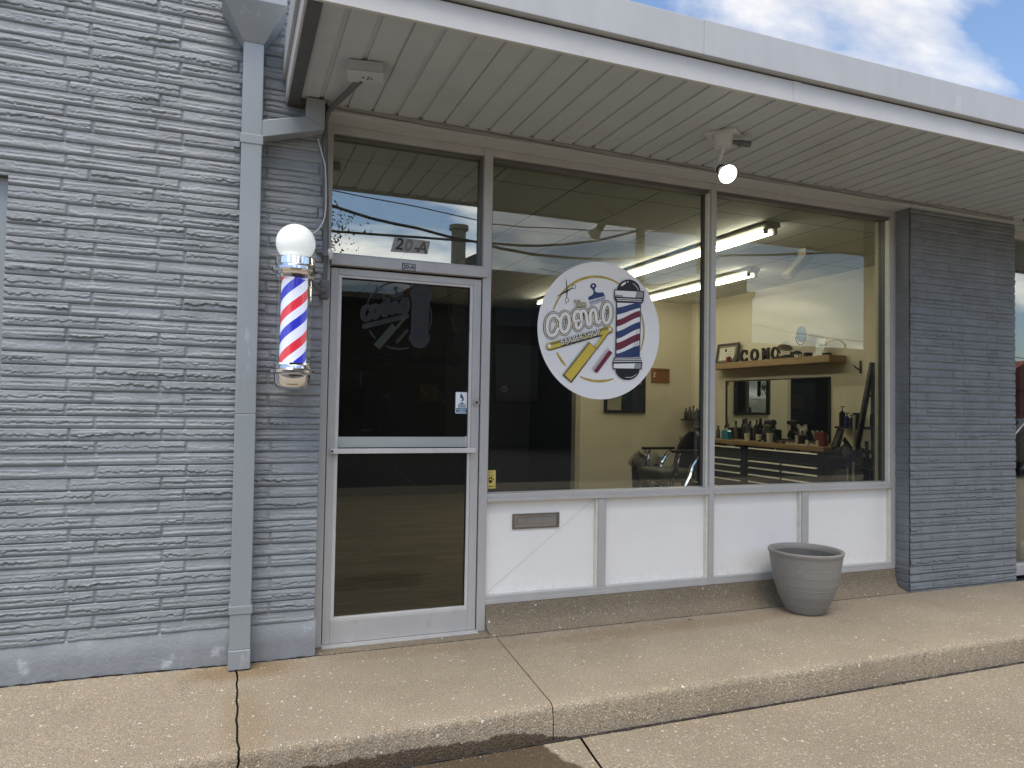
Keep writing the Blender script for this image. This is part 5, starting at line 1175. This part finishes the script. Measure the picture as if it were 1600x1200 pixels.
b = MB(); b.ring_tube([[(5.58 + sx * .13 * w, 1.60 + sy * .11 * w, z) for sx, sy in ((-1, -1), (0, -1.15), (1, -1), (1.1, 0), (1, 1), (0, 1.1), (-1, 1), (-1.1, 0))] for w, z in ((.9, .901), (1, .93), (.95, .97), (.6, 1.0))]); tag(b.build('black_bag', M_BLACKM, smooth=True), 'slumped black bag on the side table', 'bag')
b = MB(); b.ring_tube([[(5.58 + sx * .14 * w, 1.60 + sy * .12 * w, z) for sx, sy in ((-1, -1), (0, -1.15), (1, -1), (1.1, 0), (1, 1), (0, 1.1), (-1, 1), (-1.1, 0))] for w, z in ((.9, .471), (1.05, .56), (.95, .72), (.6, .80))]); tag(b.build('black_bag', M_BLACKM, smooth=True), 'full black bag on lower shelf of the side table', 'bag')
hm = thing('hand_mirror', 'round grey hand mirror propped on the side table', 'mirror', (5.47, 1.50, .9))
cy, czz = 1.515, .965
b = MB(); b.tube([(5.43, cy + .062 * math.cos(k * PI / 12), czz + .068 * math.sin(k * PI / 12)) for k in range(25)], .006, n=6); b.build('rim', M_BLACKM, hm)
b = MB(); b.prism([(5.432, cy + .058 * math.cos(k * PI / 12), czz + .064 * math.sin(k * PI / 12)) for k in range(24)], (.006, 0, 0)); b.build('glass', mat('dull_mirror', (.16, .16, .15), rough=.3, metal=.3), hm)
M_POLE = mat('pole_grey', (.40, .39, .35), rough=.4); M_BLUEP = mat('blue_grip', (.015, .03, .20), rough=.4)
for i, (py0, h, lb) in enumerate(((1333.5, 1.34, 'taller grey mop pole with blue grip by the ladder shelf'), (1324.5, .93, 'shorter grey mop pole left of the taller one'))):
    p_ = on_plane(py0 - 1, 720, 0, 5.40); y = p_.y
    t = thing('mop_pole', lb, 'mop', (5.40, y, .012), 'mop poles leaning by the ladder shelf')
    b = MB(); b.tube([(5.40, y, .07), (5.42, y, h)], .013, n=10); b.build('shaft', M_POLE, t, smooth=True)
    b = MB(); b.tube([(5.411, y, .80 if i else .86), (5.414, y, .93 if i else .98)], .017, n=12); b.build('grip', M_BLUEP, t, smooth=True)
    b = MB(); b.box(5.37, 5.43, y - .06, y + .06, .013, .07); b.build('mop_head', M_BLUEP, t, bevel=.01)
# small shelf with soap bottles, hook
ss = thing('small_wall_shelf', 'tiny black wall shelf holding pump bottles', 'shelf', (5.78, 1.81, 1.19))
MB().box(5.70, XR - .0205, 1.69, 1.935, 1.185, 1.208).build('board', M_BLACKM, ss); MB().box(5.70, XR - .0205, 1.684, 1.69, 1.185, 1.36).build('end_plate', M_BLACKM, ss)
hk = thing('wall_hook', 'black two-prong coat hook alone on cream wall', 'hook', (XR, 1.70, 1.80))
b = MB(); b.box(XR - .034, XR - .0205, 1.690, 1.706, 1.785, 1.925); b.build('back_plate', M_BLACKM, hk)
b = MB(); b.tube([(XR - .028, 1.70, 1.82), (XR - .06, 1.73, 1.85), (XR - .07, 1.75, 1.872)], .007, n=8); b.build('prong', M_BLACKM, hk)
def pump(x, y, z, h, r, label, m, grp='pump bottles'):
    t = thing('pump_bottle', label, 'bottle', (x, y, z), grp)
    b = MB(); b.lathe([(r, 0), (r, h * .7), (r * .4, h * .78), (r * .35, h * .82)], (x, y, z), n=16); b.build('body', m, t, smooth=True, angle=40)
    b = MB(); b.cyl((x, y, z + h * .8), (x, y, z + h), .005, n=8); b.box(x - .01, x + .01, y - .03, y + .012, z + h, z + h + .01); b.build('pump', M_BLACKM, t)
pump(5.77, 1.895, 1.2085, .21, .032, 'tallest pump bottle on the tiny wall shelf', M_DK[0]); pump(5.77, 1.83, 1.2085, .14, .026, 'blue topped bottle on the tiny wall shelf', M_BLUEP); pump(5.77, 1.77, 1.2085, .12, .024, 'shortest dark bottle on the tiny wall shelf', M_DK[1])
s2 = thing('rear_corner_shelf', 'tiny dark shelf of bottles in the rear corner above the chair', 'shelf', (5.79, 4.6, 1.22))
p_ = on_plane(1075, 655, 1, 4.7)
MB().box(5.66, XR - .001, 4.35, 4.78, p_.z - .02, p_.z).build('board', M_BLACKM, s2)
for i in range(4): simple_lathe('corner_bottle', ('leftmost bottle on the rear corner shelf', 'second bottle from left on the rear corner shelf', 'third bottle from left on the rear corner shelf', 'rightmost bottle on the rear corner shelf')[i], 'bottle', (5.72, 4.74 - i * .09, p_.z), [(.03, 0), (.03, .09 + .03 * (i % 2)), (.012, .12 + .03 * (i % 2)), (.012, .16 + .02 * (i % 3))], M_DK[i % 3], 'bottles on the rear corner shelf')
# ladder shelf
la = thing('ladder_shelf', 'black leaning ladder shelf at right edge of the window', 'shelf', (5.65, 1.4, 0))
def rail(y, nm): MB().prism([(5.24, y, .013), (5.30, y, .013), (5.755, y, 1.88), (5.70, y, 1.89)], (0, .03, 0)).build(nm, M_BLACKM, la); MB().box(5.72, 5.755, y + .001, y + .031, .013, 1.86).build(nm, M_BLACKM, la)
rail(1.44, 'rail'); rail(.80, 'rail')
for z in (.25, .55, .80, 1.205, 1.54): MB().box(5.26 + z * .24 + .04, 5.719, .831, 1.439, z - .015, z + .012).build('shelf_board', M_BLACKM, la)
k = 0
M_LBL = mat('bottle_label_white', (.6, .6, .58), rough=.5)
for z, ys in ((.8125, (1.39, 1.31, 1.22, 1.13)), (1.2175, (1.39, 1.32, 1.24, 1.16)), (1.5525, (1.38, 1.27))):
    for y in ys:
        h = .26 if z < 1 else .20 - .04 * (k % 2)
        x = 5.26 + z * .24 + .12
        pos = {0: 'front-left', 1: 'second', 2: 'third', 3: 'fourth'}
        t = simple_lathe('hair_product_bottle', 'black product bottle %s on %s rung of the ladder shelf' % (('leftmost', 'second from left', 'third from left', 'fourth from left')[ys.index(y)], {0.8125: 'the lowest visible', 1.2175: 'the middle', 1.5525: 'the top'}[z]), 'bottle', (x, y, z), [(.036, 0), (.037, .01), (.037, h * .6), (.012, h * .72), (.012, h * .75)], M_DK[0], 'bottles on the ladder shelf', extra=[('cap', [(.02, h * .75), (.018, h), (.01, h)], M_DK[1])])
        if z < 1:
            mb = MB(); add_text(mb, '3', y, z + .11, .05, x - .0385, plane='X', bold=.002); mb.build('label_print', M_LBL, t)
        k += 1

# ------------------------------------------------------------------ barber chair, bin
M_LEA = mat('black_leather', (.016, .016, .018), rough=.35, var=.2, vscale=14, bump=.001, bscale=120)
M_SEATL = mat('worn_olive_seat', (.07, .065, .045), rough=.5, var=.2, vscale=14)
ch = thing('barber_chair', 'black padded barber chair with chrome arms facing left', 'barber chair', (4.20, 2.60, 0.012))
def cushion(name, m, x0, x1, y0, y1, z0, z1, r=.04, parent=ch, rx=0.):
    mb = MB().box(x0, x1, y0, y1, z0, z1)
    if rx:
        cx, cz = (x0 + x1) / 2, z0; c, s = math.cos(rx), math.sin(rx)
        mb.v = [(cx + (p[0] - cx) * c + (p[2] - cz) * s, p[1], cz - (p[0] - cx) * s + (p[2] - cz) * c) for p in mb.v]
    o = mb.build(name, m, parent, smooth=True); bv = o.modifiers.new('b', 'BEVEL'); bv.width = r; bv.segments = 5; return o
cushion('seat', M_SEATL, 3.74, 4.22, 2.35, 2.85, .58, .72, .06)
b = MB(); rings = []
for i in range(9):
    t_ = i / 8; z = .62 + .50 * t_; w = .29 * math.sqrt(max(.05, 1 - (max(0, t_ - .45) / .58) ** 2)); x = 4.24 + .10 * t_; d = .12 * (1 - .35 * t_)
    rings.append([(x + d * math.cos(a) * .5, 2.60 + w * math.sin(a), z) for a in [k * PI / 10 for k in range(20)]])
b.ring_tube(rings); b.build('backrest', M_LEA, ch, smooth=True, angle=60)
for y, nm in ((2.28, 'near'), (2.86, 'far')):
    a = MB(); a.box(3.83, 4.24, y - .035, y + .035, .905, .935); ao = a.build('armrest', M_LEA, ch, bevel=.012)
    b = MB(); b.tube(bez((3.92, y, .905), (3.90, y, .78), (3.84, y, .62), 6) + [(3.80, y, .45)], [.016, .018, .02, .022, .022, .02, .018, .016], n=8); b.build('arm_post', M_CHROME, ch, smooth=True)
    b = MB(); b.tube([(4.20, y, .905), (4.14, y, .84), (4.08, y, .76), (4.05, y, .66), (3.93, y, .45), (3.88, y, .40)], [.014, .022, .026, .03, .022, .02], n=8); b.lathe([(.03, -.01), (.035, 0), (.03, .01)], (4.08, y, .66), n=14, axis='Y'); b.build('arm_bracket', M_CHROME, ch, smooth=True)
b = MB(); b.lathe([(.31, 0), (.31, .02), (.24, .05), (.07, .07), (.06, .10), (.06, .50), (.16, .56), (.16, .575)], (4.0, 2.60, .012), n=36); b.build('hydraulic_base', M_CHROME, ch, smooth=True, angle=35)
b = MB(); b.box(3.62, 3.86, 2.44, 2.76, .24, .26); b.tube([(3.86, 2.50, .25), (3.92, 2.50, .45), (4.0, 2.50, .57)], .014, n=8); b.tube([(3.86, 2.70, .25), (3.92, 2.70, .45), (4.0, 2.70, .57)], .014, n=8); b.build('footrest', M_CHROME, ch)
cushion('headrest', M_LEA, 4.38, 4.44, 2.50, 2.70, 1.10, 1.18, .025)
bn = thing('waste_bin', 'black bin with crumpled grey cloth hanging over its rim', 'bin', (4.05, 3.15, .012))
b = MB(); b.lathe([(.13, 0), (.165, .70), (.17, .715), (.16, .715), (.15, .5)], (4.05, 3.15, .012), n=28); b.build('bin_body', M_BLACKM, bn, smooth=True, angle=50)
b = MB(); rings = []
for j in range(9):
    t_ = j / 8; z = .69 + .17 * math.sin(t_ * PI * .5) ** .8
    ring = []
    for k in range(26):
        a_ = 2 * PI * k / 26; r_ = (.18 - .05 * t_) * (1 - t_ ** 4) + .02 * math.sin(a_ * 5 + j * 1.7) * (1 - t_) + .016 * math.sin(a_ * 9 + j * 2.6); zz2 = z + .03 * math.sin(a_ * 3 + j * .7) - (.22 * (1 - j / 3) if (j < 3 and math.cos(a_ - 5.6) > .3) else 0)
        ring.append((4.05 + r_ * math.cos(a_), 3.15 + r_ * math.sin(a_), zz2))
    rings.append(ring)
b.ring_tube(rings, False); tag(b.build('grey_cloth', mat('grey_towel', (.30, .27, .21), rough=.9, var=.2, vscale=30), smooth=True, angle=70), 'crumpled grey towel draped over the black bin', 'towel')

# ------------------------------------------------------------------ across the lot: what the glass reflects
def mir(px, py, dist): p = on_plane(px, py, 1, dist); return Vector((p.x, -p.y + .17, p.z))
M_TAN = mat('tan_brick_far', (.07, .06, .05), rough=.85, var=.15, vscale=1.5, stretch=(1, 1, 8))
M_SID = mat('pale_siding', (.26, .235, .18), rough=.8, var=.1, vscale=1, stretch=(.3, .3, 14))
M_RED = mat('red_brick_far', (.22, .06, .04), rough=.85, var=.15, vscale=2)
M_FARFR = mat('far_window_frame', (.06, .055, .05), rough=.7)
M_ROOF = mat('grey_shingle', (.11, .11, .12), rough=.9, var=.2, vscale=4)
M_WIND = mat('far_window_glass', (.02, .025, .035), rough=.1, spec=.8)
def far_building(name, label, x0, x1, y0, y1, h, wm, wins, doors=(), para=.25, trim=None):
    t = thing(name, label, 'building', ((x0 + x1) / 2, (y0 + y1) / 2, -.15))
    MB().box(x0, x1, y0, y1, -.2, h - para).build('wall', wm, t)
    b = MB(); b.box(x0 - .08, x1 + .08, y0 - .08, y1 + .08, h - para + .001, h); b.build('roof', trim or M_ROOF, t)
    for (a, c, z0, z1) in wins:
        w = MB().box(a - .05, c + .05, y1 + .001, y1 + .05, z0 - .05, z1 + .05).build('window', M_FARFR, t)
        MB().box(a, c, y1 + .051, y1 + .06, z0, z1).build('pane', M_WIND, w)
    for (a, c, z1) in doors: MB().box(a, c, y1 + .002, y1 + .06, -.15, z1).build('door', mat('far_door', (.03, .03, .035), rough=.5), t)
    return t
YF_ = -19.83
far_building('tan_brick_building', 'tan flat roofed building across the lot, reflected in shop glass', 8.1, 19.62, -32, YF_, 6.28, M_TAN,
    [(8.3, 9.9, 1.6, 3.6), (11.2, 12.8, 1.6, 3.6), (15.6, 17.2, 1.6, 3.6), (8.3, 9.9, 4.3, 5.5), (11.2, 12.8, 4.3, 5.5), (15.6, 17.2, 4.3, 5.5)], [(13.6, 14.7, 2.1)])
far_building('low_white_building', 'low flat roofed building right of the tan one, reflected in glass', 19.9, 32.5, -30, YF_ - .6, 4.25, M_TAN, [(21, 23.5, .8, 2.6), (25, 27.5, .8, 2.6)], [(29, 30.1, 2.1)]).name = 'low_far_building'
far_building('brown_garage', 'dark brown low building beside the tan one, reflected in the door', -9., 6.7, -27, YF_ - .9, 5.2, mat('brown_wall_far', (.045, .04, .035), rough=.85, var=.2, vscale=2), [(2.6, 3.9, .9, 2.4)], [(4.6, 5.6, 2.1)])
far_building('upper_corner_building', 'narrow tan block rising beside the low building roof', 17.9, 19.61, -29, YF_ - .35, 7.15, M_SID, [])
gb = thing('gabled_house', 'pale sided gable with round chimney pipe seen in transom reflection', 'house', (5, -24, -.15))
MB().box(6.75, 8.0, -28, -21.2, -.2, 6.35).build('wall', M_SID, gb)
b = MB(); b.prism([(6.3, -28.2, 6.25), (8.0, -28.2, 6.35), (8.0, -28.2, 7.1)], (0, 7.1, 0)); b.build('roof', M_ROOF, gb)
MB().box(7.0, 7.6, -21.19, -21.1, 3.2, 4.6).build('window', M_WIND, gb)
b = MB(); c_ = mir(727, 395, 20); b.cyl((c_.x, -20.6, 4.0), (c_.x, -20.6, 7.75), .27, n=20); b.cyl((c_.x, -20.6, 7.75), (c_.x, -20.6, 7.9), .36, n=20); b.build('chimney', M_SID, gb, smooth=True)
rh = thing('red_brick_house', 'red brick house with grey roof reflected right of the pillar', 'house', (35, -20, -.15))
MB().box(33.2, 40, -28, -19.9, -.2, 2.6).build('wall', M_RED, rh); b = MB(); b.prism([(33, -28.2, 2.6), (40.2, -28.2, 2.6), (36.6, -28.2, 4.1)], (0, 8.5, 0)); b.build('roof', M_RED, rh); MB().box(36.2, 36.8, -24, -23.4, 3.6, 4.6).build('chimney', M_ROOF, rh)
for x in (34.2, 37.2): MB().box(x, x + 1.1, -19.89, -19.83, .8, 2.).build('window', M_WIND, rh)

def tube_obj(name, pts, r, m, parent=None, n=8):
    b = MB(); b.tube(pts, r, n); return b.build(name, m, parent, smooth=True)
M_WOODP = mat('pole_wood', (.16, .12, .085), rough=.9, var=.25, vscale=3, stretch=(8, 8, .5)); M_WIRE = mat('wire_black', (.01, .01, .01), rough=.7)
up = thing('utility_pole', 'brown wooden utility pole across the lot, reflected in the big window', 'utility pole', (9.33, -11.83, -.15))
tube_obj('pole', [(9.33, -11.83, -.2), (9.33, -11.83, 8.6)], [.15, .11], M_WOODP, up, 14); MB().box(8.3, 10.4, -11.95, -11.83, 7.7, 7.85).build('crossarm', M_WOODP, up)
for dx in (-.9, -.4, .4, .9): MB().cyl((9.33 + dx, -11.89, 7.85), (9.33 + dx, -11.89, 8.0), .04, n=8).build('insulator', M_ROOF, up)
def wire(label, pts, r=.018):
    P3 = [mir(x, y, 12.) for x, y in pts]
    d0 = (P3[0] - P3[1]).normalized(); d1 = (P3[-1] - P3[-2]).normalized(); P3 = [P3[0] + d0 * 6] + P3 + [P3[-1] + d1 * 8]
    b = MB(); b.tube(P3, r, n=6); tag(b.build('power_line', M_WIRE), label, 'cable', 'overhead lines across the lot')
wire('thick sagging cable crossing the transom reflection', [(545, 330), (580, 341), (620, 351), (650, 357), (700, 370), (752, 380), (785, 388), (835, 397), (890, 402), (945, 404), (1000, 403), (1095, 400)], .034)
wire('cable rising right across the big window reflection', [(770, 380), (810, 383), (840, 384), (880, 382), (930, 375), (975, 366)], .03)
wire('thin upper cable faint above the sagging ones', [(640, 322), (700, 334), (770, 350), (820, 356), (880, 358)], .013)
wire('thin low cable crossing the right window reflection', [(1150, 500), (1176, 507), (1230, 518), (1290, 528), (1366, 536)], .012)
sl_ = thing('street_lamp', 'curved arm street lamp reflected low in the right window', 'street lamp', (27, -20, -.15))
p0, p1, p2 = mir(1320, 557, 20), mir(1320, 540, 20), mir(1288, 541, 20); yy = p0.y
tube_obj('post', [(p0.x, yy, -.2), (p0.x, yy, p1.z + .05)], [.09, .05], M_ROOF, sl_, 10); tube_obj('arm', bez((p0.x, yy, p1.z), ((p0.x + p2.x) / 2 + .2, yy, p2.z + .55), (p2.x, yy, p2.z + .05), 8), .035, M_ROOF, sl_)
MB().box(p2.x - .3, p2.x + .1, yy - .1, yy + .1, p2.z, p2.z + .09).build('lamp_head', M_ROOF, sl_, bevel=.04)

# parked car (seen only in the right-hand glass)
cr_ = thing('parked_car', 'dark parked car reflected in glass right of the pillar', 'car', (18.6, -8.6, -.155))
M_CAR = mat('dark_car_paint', (.02, .022, .026), rough=.2, coat=.6, var=.0); cx, cy, cz0 = 18.6, -8.6, -.155
side = [(-2.2, .35), (-2.25, .62), (-2.1, .85), (-1.1, .98), (-.55, 1.40), (.75, 1.43), (1.45, 1.02), (2.1, .92), (2.25, .60), (2.2, .32)]
b = MB(); b.prism([(cx + x, cy - .88, cz0 + z) for x, z in side], (0, 1.76, 0)); b.build('body', M_CAR, cr_, bevel=.07, seg=3)
b = MB(); b.prism([(cx + x, cy - .885, cz0 + z) for x, z in ((-1.0, 1.0), (-.5, 1.34), (.70, 1.37), (1.3, 1.03))], (0, 1.77, 0)); b.build('side_window', M_WIND, cr_)
b = MB(); b.prism([(cx - 1.13, cy - .7, cz0 + 1.0), (cx - .60, cy - .62, cz0 + 1.39), (cx - .60, cy + .62, cz0 + 1.39), (cx - 1.13, cy + .7, cz0 + 1.0)], (-.02, 0, .012)); b.build('windscreen', M_WIND, cr_)
for x in (-1.4, 1.35):
    for s in (-1, 1):
        b = MB(); b.lathe([(.30, -.11), (.33, -.09), (.33, .09), (.30, .11)], (cx + x, cy + s * .80, cz0 + .33), n=24, axis='Y'); w = b.build('wheel', M_GASK, cr_, smooth=True)
        b = MB(); b.lathe([(.19, -.005), (.19, .005)], (cx + x, cy + s * .915, cz0 + .33), n=18, axis='Y'); b.build('rim', M_STEEL, w)
for s in (-.6, .6): MB().box(cx - 2.27, cx - 2.2, cy + s - .18, cy + s + .18, cz0 + .62, cz0 + .74).build('headlight', M_BEAD, cr_)

# tree on the left, reflected in door and transom
rnd = random.Random(4)
tr_ = thing('leafy_tree', 'dark leafy tree across the lot reflected in door and transom glass', 'tree', (-.7, -13.2, -.15))
M_BARK = mat('bark', (.09, .07, .055), rough=.95, var=.3, vscale=5); M_LEAF = mat('leaves', (.055, .075, .03), rough=.7, var=.4, vscale=3)
b = MB(); b.tube([(-.7, -13.2, -.2), (-.65, -13.2, 1.2), (-.8, -13.1, 2.4), (-.6, -13.2, 3.6)], [.24, .19, .15, .08], n=10)
tips = []
for i in range(34):
    a = i * 2.4; z0 = 1.3 + (i % 9) * .28; ln = 1.2 + rnd.random() * 1.2; e = .25 + rnd.random() * .9
    p0 = Vector((-.7, -13.2, z0)); p1 = p0 + Vector((math.cos(a) * ln * .5, math.sin(a) * ln * .5, ln * .35 * e)); p2 = p0 + Vector((math.cos(a) * ln, math.sin(a) * ln, ln * .8 * e))
    b.tube([p0, p1, p2], [.06, .035, .012], n=5); tips += [p1, p2, (p1 + p2) / 2]
b.build('trunk', M_BARK, tr_, smooth=True)
v = []; f = []
for i in range(30000):
    c = rnd.choice(tips) + Vector((rnd.gauss(0, .34), rnd.gauss(0, .34), rnd.gauss(0, .30)))
    a, e, s = rnd.random() * 6.28, rnd.gauss(0, .8), .03 + rnd.random() * .035
    d = Vector((math.cos(a) * math.cos(e), math.sin(a) * math.cos(e), math.sin(e))); q = d.cross(Vector((rnd.gauss(0, 1), rnd.gauss(0, 1), rnd.gauss(0, 1)))).normalized()
    o = len(v); v += [c, c + d * s + q * s * .4, c + d * s * 2, c + d * s - q * s * .4]; f.append((o, o + 1, o + 2, o + 3))
b = MB(); b.v = v; b.f = f; b.m = [0] * len(f); b.build('crown', M_LEAF, tr_)

# loose grit, leaf bits along joints and wall foot
rnd = random.Random(11); b = MB()
def chip(x, y, z, r):
    a = rnd.random() * 6.28; n = 5; lo = []; hi = []
    for k in range(n):
        rr = r * (.6 + .6 * rnd.random()); q = a + 2 * PI * k / n; lo.append((x + rr * math.cos(q), y + rr * math.sin(q), z)); hi.append((x + rr * .7 * math.cos(q), y + rr * .7 * math.sin(q), z + r * (.5 + .4 * rnd.random())))
    b.ring_tube([lo, hi])
for i in range(520):
    x = rnd.uniform(-1.6, 5.5); y = -1.155 - abs(rnd.gauss(0, .03)) if rnd.random() < .35 else (-.135 - abs(rnd.gauss(0, .018)))
    chip(x, y, -.1515 if y < -1.15 else .0005, rnd.uniform(.0015, .0045))
for i in range(260): chip(rnd.uniform(-1.6, 5.5), rnd.uniform(-1.09, -.14), .0005, rnd.uniform(.001, .0028))
tag(b.build('grit', [mat('grit_stone', (.30, .25, .19), rough=.9, var=.5, vscale=90)]), kind='stuff')
M_LF = mat('dry_leaf', (.10, .065, .03), rough=.9, var=.4, vscale=60)
for i, (px_, py_, lb) in enumerate(((1078, 969, 'dry leaf scrap on the concrete below the second white panel'), (655, 1186, 'reddish dry leaf scrap in the damp gutter'), (1412, 1069, 'dry leaf scrap in the kerb joint far right'), (950, 956, 'dark leaf scrap caught on the ledge slope'), (1302, 846, 'x'))[:3]):
    zz_ = -.151 if i else .001; p_ = on_plane(px_, py_, 2, zz_); mb = MB(); a = i * 1.3; r = .011
    pts = [(p_.x + r * math.cos(a + t) * (1.3 if k % 2 else .7), p_.y + r * math.sin(a + t) * (.8 if k % 2 else .5), p_.z + .003 * (k % 3)) for k, t in enumerate([j * PI / 4 for j in range(8)])]
    mb.prism(pts, (0, 0, .0008)); tag(mb.build('dry_leaf', M_LF), lb, 'leaf')
for k in range(5):
    a = k * 2.1; x, y = PC[0] + .03 * math.cos(a) + .05, PC[1] + .04 * math.sin(a); MB().tube([(x, y, .318), (x + .012 * math.cos(a), y + .01, .34), (x + .03 * math.cos(a), y + .02 * math.sin(a), .352)], .0022, n=5).build('dead_stem', M_SOIL, pt_)

b = MB()
for x0, x1 in ((-5., -2.62), (-1.53, -.487), (-.385, -.046)):
    n = int((x1 - x0) / .02); b.tube([(x0 + (x1 - x0) * i / n, WY - .012 + .002 * math.sin(i * 1.3), .002 + (.012 * min(1, (-.45 - (x0 + (x1 - x0) * i / n)) / .6) if x0 + (x1 - x0) * i / n < -.45 else 0) + .0015 * math.sin(i * 2.1)) for i in range(n + 1)], [.0035 + .0025 * math.sin(i * .9) * math.sin(i * .37) for i in range(n + 1)], n=6)
o = b.pieces('wall_foot_crack', M_DIRT, bw)

def ribbon(name, x0, x1, yc, z, wmin, wmax, seed):
    b = MB(); n = int((x1 - x0) / .015); vv = []
    for i in range(n + 1):
        x = x0 + (x1 - x0) * i / n; c = yc + jag(x, 2.7, .0022); w = wmin + (wmax - wmin) * (.5 + .5 * math.sin(i * .35 + seed) * math.sin(i * .083 + seed * 2)) ** 1.5
        vv += [(x, c - w / 2 - abs(jag(x, seed, .0006)), z), (x, c + w / 2 + abs(jag(x, seed + 2, .0006)), z)]
    b.add(vv, [(2 * i, 2 * i + 2, 2 * i + 3, 2 * i + 1) for i in range(n)]); tag(b.build(name, M_DIRT), kind='structure')
ribbon('crack_dirt', -.045, .95, -.1335, .0010, .002, .009, 1); ribbon('crack_dirt', 1.0, 4.33, -.1335, .0010, .0035, .011, 3)
ribbon('gutter_dirt', -1.8, 7., -1.158, -.1500, .010, .028, 5)
